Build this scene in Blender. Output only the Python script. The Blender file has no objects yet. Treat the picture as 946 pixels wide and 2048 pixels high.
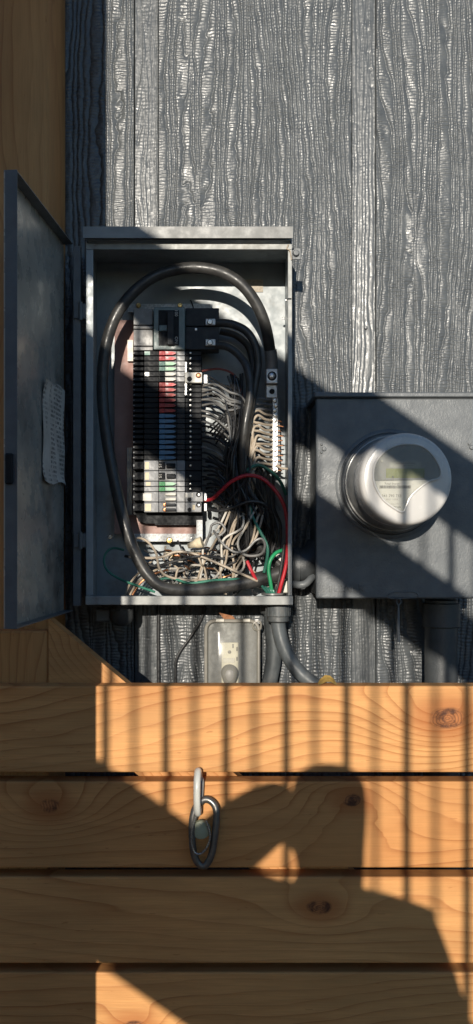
import bpy, bmesh, math, random
import numpy as np
from mathutils import Vector, Matrix
random.seed(7); np.random.seed(7)
scene = bpy.context.scene
COL = scene.collection

# ------------------------------------------------------------------ camera, sky, sun, exposure
F = 1915.0                      # focal length in photograph pixels (946 wide, 2048 high)
CU, CV = 430.0, 1078.0          # where the wall's normal through the lens meets the picture
WALL = 1.905                    # metres from the lens to the siding (siding face is y = 0)
cam_d = bpy.data.cameras.new('camera')
cam = bpy.data.objects.new('camera', cam_d); COL.objects.link(cam)
cam.location = (0, -WALL, 0); cam.rotation_euler = (math.radians(90), 0, 0)
cam_d.sensor_fit = 'VERTICAL'; cam_d.sensor_height = 36.0
cam_d.lens = 36.0*F/2048.0
cam_d.shift_x = (473.0-CU)/2048.0; cam_d.shift_y = (CV-1024.0)/2048.0
cam_d.clip_start = 0.01; cam_d.clip_end = 500
scene.camera = cam

AZ, EL = 0.12, 0.20             # sideways and downward travel of the light per metre towards the wall
sun_dir = Vector((AZ, 1.0, -EL)).normalized()
elev = math.asin(-sun_dir.z)
world = bpy.data.worlds.new('World'); scene.world = world; world.use_nodes = True
wn = world.node_tree.nodes; wl = world.node_tree.links
sky = wn.new('ShaderNodeTexSky'); sky.sky_type = 'NISHITA'; sky.sun_disc = False
sky.sun_elevation = elev; sky.sun_rotation = math.pi + math.atan(AZ)
sky.air_density = 1.0; sky.dust_density = 0.2; sky.ozone_density = 4.0
wl.new(sky.outputs[0], wn['Background'].inputs[0]); wn['Background'].inputs[1].default_value = 0.13
sun_d = bpy.data.lights.new('sun', 'SUN'); sun_d.energy = 5.0; sun_d.angle = math.radians(0.42)
sun_d.color = (1.0, 0.92, 0.80)
sun = bpy.data.objects.new('sun', sun_d); COL.objects.link(sun)
sun.rotation_euler = sun_dir.to_track_quat('-Z', 'Y').to_euler(); sun.location = (-1, -6, 3)
scene.view_settings.view_transform = 'Standard'; scene.view_settings.look = 'None'
scene.view_settings.exposure = 0.0; scene.view_settings.gamma = 1.0
scene.view_settings.use_curve_mapping = False
scene.cycles.max_bounces = 6; scene.cycles.transparent_max_bounces = 8
scene.cycles.caustics_reflective = False; scene.cycles.caustics_refractive = False

# ------------------------------------------------------------------ helpers
def W(u, v, D):
    """photograph pixel at a distance from the lens -> point in the place"""
    return Vector(((u-CU)*D/F, D-WALL, (CV-v)*D/F))
def X(u, D): return (u-CU)*D/F
def Z(v, D): return (CV-v)*D/F
def Y(D): return D-WALL

class NT:
    """small wrapper for building node trees"""
    def __init__(s, name):
        s.m = bpy.data.materials.new(name); s.m.use_nodes = True
        s.t = s.m.node_tree; s.p = s.t.nodes['Principled BSDF']; s.out = s.t.nodes['Material Output']
        s.tc = s.t.nodes.new('ShaderNodeTexCoord')
    def set(s, inp, val):
        if isinstance(val, bpy.types.NodeSocket): s.t.links.new(val, inp)
        else: inp.default_value = val
    def math(s, op, a, b=0.0, c=0.0, clamp=False):
        n = s.t.nodes.new('ShaderNodeMath'); n.operation = op; n.use_clamp = clamp
        s.set(n.inputs[0], a); s.set(n.inputs[1], b); s.set(n.inputs[2], c)
        return n.outputs[0]
    def mapping(s, scale=(1, 1, 1), loc=(0, 0, 0), src='Object'):
        n = s.t.nodes.new('ShaderNodeMapping'); s.t.links.new(s.tc.outputs[src], n.inputs[0])
        n.inputs['Scale'].default_value = scale; n.inputs['Location'].default_value = loc
        return n.outputs[0]
    def noise(s, vec, scale, detail=3, rough=0.55, dist=0.0):
        n = s.t.nodes.new('ShaderNodeTexNoise'); s.set(n.inputs['Vector'], vec)
        n.inputs['Scale'].default_value = scale; n.inputs['Detail'].default_value = detail
        n.inputs['Roughness'].default_value = rough; n.inputs['Distortion'].default_value = dist
        return n.outputs[0]
    def voronoi(s, vec, scale, feature='F1'):
        n = s.t.nodes.new('ShaderNodeTexVoronoi'); s.set(n.inputs['Vector'], vec); n.feature = feature
        n.inputs['Scale'].default_value = scale
        return n.outputs
    def ramp(s, fac, stops):
        n = s.t.nodes.new('ShaderNodeValToRGB'); s.set(n.inputs[0], fac)
        e = n.color_ramp.elements
        while len(e) < len(stops): e.new(0.5)
        for k, (p, c) in enumerate(stops):
            e[k].position = p; e[k].color = (*c, 1) if len(c) == 3 else c
        return n.outputs[0]
    def mix(s, fac, a, b, mode='MIX'):
        n = s.t.nodes.new('ShaderNodeMix'); n.data_type = 'RGBA'; n.blend_type = mode
        s.set(n.inputs[0], fac)
        for i, v in ((6, a), (7, b)):
            if not isinstance(v, bpy.types.NodeSocket): v = (*v, 1) if len(v) == 3 else v
            s.set(n.inputs[i], v)
        return n.outputs[2]
    def maprange(s, v, a, b, c, d):
        n = s.t.nodes.new('ShaderNodeMapRange'); n.interpolation_type = 'SMOOTHSTEP'
        s.set(n.inputs[0], v)
        for k, q in enumerate((a, b, c, d)): n.inputs[1+k].default_value = q
        return n.outputs[0]
    def sep(s, vec):
        n = s.t.nodes.new('ShaderNodeSeparateXYZ'); s.set(n.inputs[0], vec); return n.outputs
    def bump(s, h, strength=0.5, dist=0.001, normal=None):
        n = s.t.nodes.new('ShaderNodeBump'); s.set(n.inputs['Height'], h)
        n.inputs['Strength'].default_value = strength; n.inputs['Distance'].default_value = dist
        if normal is not None: s.set(n.inputs['Normal'], normal)
        s.t.links.new(n.outputs[0], s.p.inputs['Normal']); return n.outputs[0]
    def base(s, c):
        s.set(s.p.inputs['Base Color'], c if isinstance(c, bpy.types.NodeSocket) else (*c, 1))

def plain(name, col, rough=0.5, metal=0.0, var=0.25, vscale=60, bump=0.15, bdist=0.0006, bscale=300, spec=0.5, dirt=None, rvar=0.12):
    n = NT(name)
    v = n.mapping()
    nz = n.noise(v, vscale, 4)
    lo = tuple(c*(1-var) for c in col); hi = tuple(min(1, c*(1+var)) for c in col)
    c = n.ramp(nz, [(0.3, lo), (0.7, hi)])
    if dirt:
        d = n.noise(v, vscale*0.35, 5, 0.7)
        c = n.mix(n.maprange(d, 0.52, 0.72, 0, 0.75), c, dirt)
    n.base(c)
    n.set(n.p.inputs['Roughness'], n.maprange(n.noise(v, vscale*1.7, 3), 0.3, 0.7, max(0.03, rough-rvar), min(1, rough+rvar)))
    n.p.inputs['Metallic'].default_value = metal
    n.p.inputs['Specular IOR Level'].default_value = spec
    if bump: n.bump(n.noise(v, bscale, 3), bump, bdist)
    return n.m

def clear(name, tint, amount, rough=0.2):
    n = NT(name)
    n.base(tint); n.p.inputs['Roughness'].default_value = rough
    tr = n.t.nodes.new('ShaderNodeBsdfTransparent'); tr.inputs[0].default_value = (0.93, 0.93, 0.9, 1)
    mx = n.t.nodes.new('ShaderNodeMixShader')
    sm = n.noise(n.mapping(), 40, 4)
    n.set(mx.inputs[0], n.maprange(sm, 0.3, 0.75, amount*0.7, min(1, amount*1.4)))
    n.t.links.new(tr.outputs[0], mx.inputs[1]); n.t.links.new(n.p.outputs[0], mx.inputs[2])
    n.t.links.new(mx.outputs[0], n.out.inputs[0])
    return n.m

def wood(name, light, dark, seed=0.0, slope=0.25, spacing=0.019, knots=(), along='x', rough=0.6, tone=1.0):
    """sawn softwood: late-wood lines that run along the board and swing round the knots"""
    n = NT(name)
    o = n.sep(n.tc.outputs['Object'])
    a, b = (o[0], o[2]) if along == 'x' else (o[2], o[0])
    sc = (1.5, 3, 7) if along == 'x' else (7, 3, 1.5)
    warp = n.noise(n.mapping(sc, (seed, seed*0.7, seed*1.3)), 1.0, 2, 0.45)
    warp2 = n.noise(n.mapping(tuple(q*5 for q in sc), (seed*2, seed, 3)), 1.0, 2, 0.5)
    f = n.math('ADD', b, n.math('MULTIPLY', a, -slope))
    f = n.math('ADD', f, n.math('MULTIPLY', warp, 0.17))
    f = n.math('ADD', f, n.math('MULTIPLY', warp2, 0.012))
    core = None; halo = None
    for (ka, kb, amp, sig, rad) in knots:
        da = n.math('MULTIPLY', n.math('SUBTRACT', a, ka), 0.62); db = n.math('SUBTRACT', b, kb)
        d = n.math('SQRT', n.math('ADD', n.math('MULTIPLY', da, da), n.math('MULTIPLY', db, db)))
        d = n.math('ADD', d, n.math('MULTIPLY', n.math('SUBTRACT', warp2, 0.5), 0.012))
        g = n.math('DIVIDE', d, sig); g = n.math('EXPONENT', n.math('MULTIPLY', n.math('MULTIPLY', g, g), -1.0))
        f = n.math('ADD', f, n.math('MULTIPLY', g, amp))
        kr = n.math('FRACT', n.math('MULTIPLY', d, 330)); kring = kr
        k = n.maprange(d, rad*0.75, rad*1.1, 1, 0); h = n.maprange(d, rad, rad*3.2, 1, 0)
        core = k if core is None else n.math('MAXIMUM', core, k)
        halo = h if halo is None else n.math('MAXIMUM', halo, h)
    ph = n.math('FRACT', n.math('DIVIDE', f, spacing))
    late = n.math('POWER', ph, 5.0)
    late = n.math('MULTIPLY', late, n.maprange(ph, 0.95, 1.0, 1, 0.0))
    strg = n.maprange(n.noise(n.mapping(tuple(q*1.7 for q in sc), (4, seed, 9)), 1.0, 3), 0.3, 0.7, 0.3, 1.0)
    late = n.math('MULTIPLY', late, strg)
    fs = (14, 60, 420) if along == 'x' else (420, 60, 14)
    fib = n.noise(n.mapping(fs, (seed, 0, 0)), 1.0, 4, 0.6)
    blot = n.noise(n.mapping(tuple(q*1.2 for q in sc), (1, 2, seed)), 2.0, 4, 0.6)
    lt = tuple(c*tone for c in light); dk = tuple(c*tone for c in dark)
    base = n.mix(n.maprange(blot, 0.3, 0.7, 0, 1), tuple(c*0.86 for c in lt), tuple(min(1, c*1.10) for c in lt))
    base = n.mix(n.maprange(fib, 0.35, 0.75, 0, 0.35), base, tuple(c*0.62 for c in lt))
    ms = (5, 20, 95) if along == 'x' else (95, 20, 5)
    mid = n.noise(n.mapping(ms, (seed*3, 1, 2)), 1.0, 5, 0.65)
    base = n.mix(n.maprange(mid, 0.45, 0.75, 0, 0.5), base, tuple(0.5*(p+q) for p, q in zip(lt, dk)))
    warm = n.noise(n.mapping(tuple(q*0.6 for q in sc), (seed, 8, 1)), 1.0, 2)
    base = n.mix(n.maprange(warm, 0.45, 0.7, 0, 0.45), base, (lt[0]*0.82, lt[1]*0.62, lt[2]*0.45))
    c = n.mix(n.math('MULTIPLY', late, 0.85), base, dk)
    if halo is not None:
        c = n.mix(n.math('MULTIPLY', halo, 0.55), c, tuple(q*0.9 for q in (dk[0]*1.3, dk[1]*1.1, dk[2])))
        kn = n.mix(n.maprange(n.noise(n.mapping((48, 48, 48)), 1.0, 4, 0.6), 0.35, 0.6, 0, 1), (0.09, 0.032, 0.015), (0.46, 0.17, 0.055))
        kn = n.mix(n.math('MULTIPLY', n.math('POWER', kring, 3.0), 0.8), kn, (0.07, 0.025, 0.012))
        c = n.mix(core, c, kn)
    spk = n.maprange(n.noise(n.mapping((35, 35, 170) if along == 'x' else (170, 35, 35), (seed, 5, 5)), 1.0, 2), 0.70, 0.78, 0, 0.45)
    c = n.mix(spk, c, dk)
    n.base(c); n.p.inputs['Roughness'].default_value = rough
    n.p.inputs['Specular IOR Level'].default_value = 0.3
    h = n.math('ADD', n.math('MULTIPLY', fib, 0.6), n.math('MULTIPLY', late, 0.8))
    n.bump(h, 0.55, 0.0012)
    return n.m

class MB:
    def __init__(s): s.v = []; s.f = []
    def add(s, vs, fs):
        k = len(s.v); s.v += [tuple(p) for p in vs]; s.f += [tuple(i+k for i in q) for q in fs]; return s
    def bm(s, bm):
        bm.verts.index_update()
        s.add([v.co[:] for v in bm.verts], [[v.index for v in f.verts] for f in bm.faces]); bm.free(); return s
    def box(s, x0, x1, y0, y1, z0, z1, bev=0.0, seg=1, M=None):
        b = bmesh.new(); bmesh.ops.create_cube(b, size=1)
        for v in b.verts:
            v.co = Vector(((x0+x1)/2+v.co.x*(x1-x0), (y0+y1)/2+v.co.y*(y1-y0), (z0+z1)/2+v.co.z*(z1-z0)))
        if bev: bmesh.ops.bevel(b, geom=b.edges[:], offset=bev, segments=seg, affect='EDGES', profile=0.5)
        if M is not None: bmesh.ops.transform(b, matrix=M, verts=b.verts)
        return s.bm(b)
    def pbox(s, u0, u1, v0, v1, D0, D1, bev=0.0, seg=1):
        """front face seen at pixels u0..u1, v0..v1 at distance D0, running back to D1"""
        return s.box(X(u0, D0), X(u1, D0), Y(D0), Y(D1), Z(v1, D0), Z(v0, D0), bev, seg)
    def tube(s, pts, r, n=8, caps=True, closed=False):
        pts = [Vector(p) for p in pts]; N = len(pts)
        rr = r if hasattr(r, '__len__') else [r]*N
        ref = Vector((0.13, 0.3, 0.95)); vs = []; nrm = None
        for i, p in enumerate(pts):
            if closed: t = pts[(i+1) % N]-pts[i-1]
            else: t = pts[min(i+1, N-1)]-pts[max(i-1, 0)]
            t.normalize()
            if nrm is None:
                nrm = t.cross(ref)
                if nrm.length < 1e-3: nrm = t.cross(Vector((1, 0, 0)))
            nrm = (nrm - t*nrm.dot(t)); nrm.normalize(); bi = t.cross(nrm)
            for k in range(n):
                a = 2*math.pi*k/n
                vs.append(p + (nrm*math.cos(a)+bi*math.sin(a))*rr[i])
        fs = []
        for i in range(N if closed else N-1):
            j = (i+1) % N
            for k in range(n):
                fs.append((i*n+k, i*n+(k+1) % n, j*n+(k+1) % n, j*n+k))
        if caps and not closed:
            fs.append(tuple(range(n))[::-1]); fs.append(tuple((N-1)*n+k for k in range(n)))
        return s.add(vs, fs)
    def cyl(s, p0, p1, r, n=20): return s.tube([p0, p1], r, n)
    def lathe(s, prof, c, n=40, axis='y'):
        """profile of (radius, offset along axis) pairs"""
        c = Vector(c); vs = []; fs = []
        for (r, h) in prof:
            for k in range(n):
                a = 2*math.pi*k/n
                q = Vector((math.cos(a)*r, h, math.sin(a)*r)) if axis == 'y' else Vector((math.cos(a)*r, -math.sin(a)*r, h))
                if axis == 'x': q = Vector((h, math.cos(a)*r, math.sin(a)*r))
                vs.append(c+q)
        for i in range(len(prof)-1):
            for k in range(n):
                fs.append((i*n+k, i*n+(k+1) % n, (i+1)*n+(k+1) % n, (i+1)*n+k))
        fs.append(tuple(range(n))); fs.append(tuple((len(prof)-1)*n+k for k in range(n))[::-1])
        return s.add(vs, fs)
    def prism(s, pts, y0, y1):
        """outline in (x, z), thick from y0 to y1"""
        n = len(pts)
        vs = [(p[0], y0, p[1]) for p in pts]+[(p[0], y1, p[1]) for p in pts]
        fs = [tuple(range(n)), tuple(range(n, 2*n))[::-1]]+[(i, i+n, (i+1) % n+n, (i+1) % n) for i in range(n)]
        return s.add(vs, fs)
    def build(s, name, m, parent=None, smooth=False):
        vs = np.array(s.v, dtype=float); c = (vs.min(0)+vs.max(0))/2
        if parent is None: c[2] = vs[:, 2].min()
        me = bpy.data.meshes.new(name); me.from_pydata((vs-c).tolist(), [], s.f)
        b = bmesh.new(); b.from_mesh(me); bmesh.ops.recalc_face_normals(b, faces=b.faces); b.to_mesh(me); b.free()
        me.materials.append(m)
        if smooth:
            me.polygons.foreach_set('use_smooth', [True]*len(me.polygons))
            try: me.set_sharp_from_angle(angle=math.radians(38))
            except Exception: pass
        o = bpy.data.objects.new(name, me); COL.objects.link(o)
        o.location = Vector(c)
        if parent is not None: attach(o, parent)
        return o

WLOC = {}
def wloc(o):
    l = Vector(o.location)
    return l if o.parent is None else l + wloc(o.parent)
def attach(o, parent):
    o.parent = parent; o.location = o.location - wloc(parent)
def tag(o, label, cat, group=None, kind=None):
    if label: o['label'] = label
    if cat: o['category'] = cat
    if group: o['group'] = group
    if kind: o['kind'] = kind
    return o
def thing(name, loc, label, cat, group=None):
    o = bpy.data.objects.new(name, None); COL.objects.link(o); o.location = loc; o.empty_display_size = 0.02
    return tag(o, label, cat, group)
def smooth_path(pts, per=8, closed=False):
    P = [Vector(p) for p in pts]; out = []
    n = len(P)
    for i in range(n if closed else n-1):
        if closed: p0, p1, p2, p3 = P[i-1], P[i], P[(i+1) % n], P[(i+2) % n]
        else: p0, p1, p2, p3 = P[max(i-1, 0)], P[i], P[i+1], P[min(i+2, n-1)]
        for k in range(per):
            t = k/per
            out.append(0.5*((2*p1)+(p2-p0)*t+(2*p0-5*p1+4*p2-p3)*t*t+(3*p1-p0-3*p2+p3)*t**3))
    if not closed: out.append(P[-1])
    return out
def text(s, size, loc, m, parent, name='lettering', rot=0.0, extrude=0.0002, align='CENTER', face='front', M=None):
    cu = bpy.data.curves.new(name, 'FONT'); cu.body = s; cu.size = size; cu.extrude = extrude
    cu.align_x = align; cu.align_y = 'CENTER'; cu.resolution_u = 2
    t = bpy.data.objects.new(name, cu); COL.objects.link(t)
    dg = bpy.context.evaluated_depsgraph_get()
    me = bpy.data.meshes.new_from_object(t.evaluated_get(dg)); bpy.data.objects.remove(t)
    R = Matrix.Rotation(math.radians(90), 4, 'X') @ Matrix.Rotation(rot, 4, 'Z')
    if M is not None: R = M @ R
    me.transform(R); me.materials.clear(); me.materials.append(m)
    o = bpy.data.objects.new(name, me); COL.objects.link(o); o.location = Vector(loc); attach(o, parent)
    return o
def screw(c, r, m, parent, name='screw', out=0.003):
    mb = MB(); mb.lathe([(r, 0), (r, -out*0.5), (r*0.75, -out), (r*0.2, -out*1.05)], c, 14)
    return mb.build(name, m, parent, True)

# ------------------------------------------------------------------ materials
def charcoal(name, sheen, strokes, lift=1.0):
    n = NT(name); v = n.mapping()
    c = n.ramp(n.noise(v, 25, 5, 0.6), [(0.3, tuple(q*lift for q in (0.078, 0.086, 0.093))), (0.7, tuple(q*lift for q in (0.118, 0.126, 0.130)))])
    wear = n.maprange(n.noise(v, 70, 5, 0.7), 0.66, 0.74, 0, 0.35)
    c = n.mix(wear, c, (0.16, 0.16, 0.155))
    n.base(c)
    n.set(n.p.inputs['Roughness'], n.maprange(n.noise(v, 60, 3), 0.3, 0.7, sheen-0.07, sheen+0.09))
    h = n.noise(n.mapping((380, 380, 60) if strokes else (420, 420, 420)), 1.0, 3)
    h2 = n.noise(v, 150, 3)
    n.bump(n.math('ADD', h, h2), 0.45, 0.0009)
    return n.m
M_SID = charcoal('siding_paint', 0.32, True, 0.95)
M_BOX = charcoal('painted_metal', 0.43, False, 1.25)
M_PVC = charcoal('painted_pvc', 0.42, False, 0.6)
M_GREY = plain('panel_grey_enamel', (0.30, 0.335, 0.35), 0.42, 0.0, 0.10, 30, 0.12, 0.0004, 200, dirt=(0.20, 0.20, 0.185))
M_LIP = plain('lip_grey_enamel', (0.34, 0.345, 0.33), 0.5, 0.0, 0.15, 40, 0.2, 0.0005, 260, dirt=(0.17, 0.145, 0.12))
M_DOORIN = plain('door_inner_steel', (0.46, 0.44, 0.39), 0.30, 0.35, 0.15, 14, 0.08, 0.0004, 120, dirt=(0.12, 0.11, 0.10))
M_GALV = None
def galv():
    n = NT('galvanised_steel'); v = n.mapping()
    c = n.ramp(n.voronoi(v, 260)[0], [(0.1, (0.34, 0.35, 0.35)), (0.8, (0.56, 0.57, 0.57))])
    n.base(c); n.p.inputs['Roughness'].default_value = 0.55; n.p.inputs['Metallic'].default_value = 0.2
    n.bump(n.noise(v, 300, 2), 0.15, 0.0004); return n.m
M_GALV = galv()
M_PINK = plain('red_oxide_plate', (0.34, 0.20, 0.17), 0.6, 0, 0.15, 35, 0.1)
M_BLACK = plain('black_bakelite', (0.014, 0.015, 0.017), 0.62, 0, 0.2, 80, 0.1, spec=0.25)
M_BODY = plain('breaker_body', (0.030, 0.032, 0.036), 0.6, 0, 0.2, 90, 0.1, spec=0.3, dirt=(0.06, 0.058, 0.055))
M_BODYG = plain('breaker_grey_body', (0.25, 0.253, 0.257), 0.5, 0, 0.15, 90, 0.1)
M_FILL = plain('filler_plate_grey', (0.27, 0.265, 0.255), 0.5, 0, 0.2, 50, 0.15, dirt=(0.16, 0.15, 0.14))
M_TEAL = plain('main_breaker_case', (0.165, 0.21, 0.205), 0.45, 0, 0.15, 60, 0.1)
M_RED = plain('red_handle', (0.55, 0.025, 0.030), 0.4, 0, 0.1)
M_DRED = plain('oxide_red_handle', (0.36, 0.035, 0.030), 0.45, 0, 0.15)
M_GREEN = plain('green_handle', (0.08, 0.36, 0.13), 0.45, 0, 0.1)
M_PGREEN = plain('pale_green_handle', (0.33, 0.55, 0.36), 0.45, 0, 0.1)
M_GRYGRN = plain('grey_green_handle', (0.16, 0.28, 0.23), 0.45, 0, 0.1)
M_BLUE = plain('blue_handle', (0.09, 0.20, 0.32), 0.45, 0, 0.1)
M_WHITE = plain('ivory_plastic', (0.66, 0.63, 0.56), 0.5, 0, 0.06)
M_STICK = plain('cream_sticker', (0.70, 0.60, 0.42), 0.7, 0, 0.12, 200)
M_STEEL = plain('zinc_screw', (0.55, 0.54, 0.52), 0.33, 0.9, 0.2, 200)
M_BRASS = plain('brass_screw', (0.52, 0.36, 0.14), 0.35, 0.85, 0.2, 200)
M_ALU = plain('aluminium_lug', (0.62, 0.62, 0.61), 0.42, 0.45, 0.15, 120)
M_COPPER = plain('bare_copper', (0.48, 0.22, 0.11), 0.42, 0.8, 0.2, 200)
M_WBLK = plain('black_insulation', (0.030, 0.030, 0.031), 0.36, 0, 0.3, 90, 0.08)
M_CABLE = plain('black_cable_jacket', (0.044, 0.043, 0.041), 0.40, 0, 0.3, 60, 0.12, dirt=(0.085, 0.078, 0.068))
M_WGRY = plain('grey_insulation', (0.20, 0.195, 0.185), 0.45, 0, 0.2, 90, 0.08)
M_WTAN = plain('aged_white_insulation', (0.43, 0.355, 0.27), 0.5, 0, 0.15, 120, 0.08)
M_WWHT = plain('white_insulation', (0.62, 0.58, 0.51), 0.5, 0, 0.1, 120, 0.08)
M_WRED = plain('red_insulation', (0.48, 0.024, 0.036), 0.35, 0, 0.1, 60, 0.05)
M_WGRN = plain('green_insulation', (0.025, 0.30, 0.12), 0.38, 0, 0.1, 60, 0.05)
M_WDGN = plain('dark_green_insulation', (0.045, 0.20, 0.14), 0.42, 0, 0.15, 60, 0.05)
M_METER = plain('meter_shell', (0.58, 0.565, 0.54), 0.24, 0, 0.05, 18, 0.04, rvar=0.06)
M_RING = plain('meter_ring', (0.30, 0.30, 0.29), 0.4, 0.3, 0.2, 40, 0.1, dirt=(0.14, 0.14, 0.135))
M_FACE = plain('meter_face_grey', (0.26, 0.265, 0.275), 0.55, 0, 0.05)
M_LABEL = plain('meter_label_white', (0.72, 0.705, 0.69), 0.6, 0, 0.04)
M_LCD = plain('lcd_glass', (0.20, 0.225, 0.085), 0.3, 0, 0.08)
M_INK = plain('printed_ink', (0.045, 0.045, 0.05), 0.6, 0, 0.1, bump=0)
M_INKG = plain('faded_ink', (0.22, 0.22, 0.23), 0.6, 0, 0.1, bump=0)
M_CLEARM = clear('meter_window_clear', (0.5, 0.5, 0.5), 0.10, 0.12)
M_COVER = clear('cover_clear_plastic', (0.34, 0.33, 0.30), 0.19, 0.16)
M_GASKET = plain('cover_rim_plastic', (0.26, 0.245, 0.215), 0.4, 0, 0.1, 50, 0.08)
M_OUTLET = plain('outlet_ivory', (0.72, 0.68, 0.56), 0.45, 0, 0.06)
M_PLUG = plain('plug_grey', (0.26, 0.25, 0.23), 0.5, 0, 0.1)
M_CONDUIT = plain('grey_flex_conduit', (0.085, 0.095, 0.10), 0.44, 0, 0.25, 40, 0.2, 0.0008, 160, dirt=(0.16, 0.155, 0.145))
M_LEAF = plain('dry_leaf', (0.58, 0.36, 0.09), 0.6, 0, 0.3, 120, 0.3)
M_LINK = plain('white_coated_link', (0.62, 0.62, 0.57), 0.3, 0, 0.05, 60, 0.05)
M_CHROME = plain('carabiner_steel', (0.36, 0.345, 0.32), 0.26, 0.9, 0.2, 90, 0.1)
M_CARAB = plain('carabiner_grey_alloy', (0.15, 0.145, 0.135), 0.40, 0.7, 0.2, 90, 0.1)
M_GLOW = plain('pale_green_plastic', (0.33, 0.35, 0.24), 0.5, 0, 0.08)
M_SOIL = plain('soil_and_gravel', (0.10, 0.098, 0.095), 0.9, 0, 0.5, 18, 0.8, 0.01, 60)
M_RUST = plain('rusty_tab', (0.30, 0.13, 0.06), 0.8, 0, 0.3, 120, 0.3)

# ------------------------------------------------------------------ ground
GROUND = -1.62
g = MB(); N = 24
for i in range(N+1):
    for j in range(N+1):
        g.v.append((-150+300*i/N, -280+300*j/N, GROUND))
for i in range(N):
    for j in range(N): g.f.append((i*(N+1)+j, (i+1)*(N+1)+j, (i+1)*(N+1)+j+1, i*(N+1)+j+1))
tag(g.build('ground', M_SOIL), 'bare soil and gravel ground in front of the house wall', None, kind='structure')

# ------------------------------------------------------------------ house wall: embossed siding panels, real relief
def sines(rng, P, Q, comps):
    h = np.zeros_like(P)
    for (amp, lx, lz) in comps:
        a, b, c = rng.uniform(0, 6.28), rng.uniform(0.6, 1.5), rng.choice([-1, 1])
        h += amp*np.sin(2*np.pi*(P/lx*b + c*Q/lz*rng.uniform(0.7, 1.4))+a)
    return h
def relief(P, Q, seed, pitch, smooth):
    rng = np.random.RandomState(seed)
    u = P/pitch
    u = u + sines(rng, P, Q, [(0.8, 0.50, 1.3), (0.40, 0.25, 0.70), (0.16, 0.11, 0.34), (0.09, 0.06, 0.12), (0.05, 0.04, 0.035)])
    u = u + sines(rng, P, Q*0, [(0.35, 0.07, 1), (0.15, 0.033, 1)])
    for k in range(4):                                   # cathedral eyes in the embossing
        cx, cz = rng.uniform(P.min(), P.max()), rng.uniform(-0.3, 1.2)
        e = ((P-cx)/0.020)**2+((Q-cz)/0.085)**2
        u += 1.5*np.exp(-e)*np.sign(P-cx+1e-9)*np.minimum(1, np.abs(P-cx)/0.004)
    v = np.power(u-np.floor(u), 0.82); col = np.floor(u)
    ridge = np.power(np.clip(4*v*(1-v), 0, 1), 0.38)
    rnd = np.abs(np.sin(col*12.9898+seed)*43758.5453) % 1.0
    t = Q/0.0062 + rnd*0.6*0 + 0.15*np.sin(P*90+seed) + sines(rng, P, Q, [(0.35, 0.12, 0.12), (0.12, 0.03, 0.05)])
    w = t-np.floor(t)
    tick = np.power(np.clip(4*w*(1-w), 0, 1), 0.7)
    m = np.clip(0.75+sines(rng, P, Q, [(0.22, 0.16, 0.3), (0.12, 0.05, 0.09)])+0.35*rnd-0.15, 0.15, 1.25)
    m = m*np.where(Q < -0.1, 1.4, 1.15)
    if smooth: return 0.0024*ridge*(0.5+0.5*rnd) + 0.0004*tick*m*rnd
    crack = (0.72+0.28*rnd)
    return 0.0042*ridge*crack + 0.0021*tick*m*ridge
M_wall = thing('house_wall', (0.08, 0, GROUND), 'dark charcoal painted house wall of embossed wood grain siding', 'wall')
zr = np.concatenate([np.arange(GROUND, -0.52, 0.04), np.arange(-0.52, 1.16, 0.0018), np.arange(1.16, 1.9, 0.03)])
def sheet(x0, x1, name, seed, pitch, smooth, base, step):
    xs = np.arange(x0, x1+step*0.5, step); xs[-1] = x1
    P, Q = np.meshgrid(xs, zr)
    H = relief(P, Q, seed, pitch, smooth)
    nx, nz = len(xs), len(zr)
    Yv = base - H
    co = np.stack([P, Yv, Q], -1).reshape(-1, 3)
    i = np.arange(nz-1)[:, None]*nx+np.arange(nx-1)[None, :]
    fc = np.stack([i, i+1, i+nx+1, i+nx], -1).reshape(-1, 4)
    # rims turned back so the panel has thickness
    def rim(ids):
        nonlocal co, fc
        k = len(co); add = co[ids].copy(); add[:, 1] = 0.012; co = np.concatenate([co, add])
        a = ids[:-1]; b = ids[1:]; r = np.arange(len(ids)-1)
        fc = np.concatenate([fc, np.stack([a, b, k+r+1, k+r], -1)])
    rim(np.arange(nz)*nx); rim((np.arange(nz)*nx+nx-1)[::-1])
    c = np.array([(x0+x1)/2, 0, 0])
    me = bpy.data.meshes.new(name)
    me.vertices.add(len(co)); me.vertices.foreach_set('co', (co-c).astype(np.float32).ravel())
    me.loops.add(len(fc)*4); me.loops.foreach_set('vertex_index', fc.astype(np.int32).ravel())
    me.polygons.add(len(fc)); me.polygons.foreach_set('loop_start', np.arange(0, len(fc)*4, 4, dtype=np.int32))
    me.polygons.foreach_set('use_smooth', np.ones(len(fc), dtype=bool))
    me.update(calc_edges=True); me.materials.append(M_SID)
    o = bpy.data.objects.new(name, me); COL.objects.link(o); o.location = Vector(c); attach(o, M_wall)
    return o
edges = [-0.594, -0.161, 0.2716, 0.7046, 1.137]
for k, e in enumerate(edges):
    near = e < 0.6 and e > -0.4
    st = 0.0021 if near else 0.012
    sheet(e+0.0015, e+0.0475, 'siding_groove', 50+k, 0.0062, True, 0.004, st if not near else 0.0016)
    if k < len(edges)-1:
        sheet(e+0.049, edges[k+1]-0.0005, 'siding_panel', 11+k, 0.0120, False, 0.0, 0.00145 if e < 0.6 else 0.01)
MB().box(-0.62, 1.2, 0.0125, 0.03, GROUND, 1.9).build('sheathing', plain('dark_sheathing', (0.03, 0.03, 0.03), 0.9), M_wall)
nail_spots = [(732, 655), (735, 1010), (340, 410)]
for (u, v) in nail_spots:
    screw(W(u, v, WALL-0.0008), 0.0032, M_SID, M_wall, 'nail_head', 0.0015)

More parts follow.
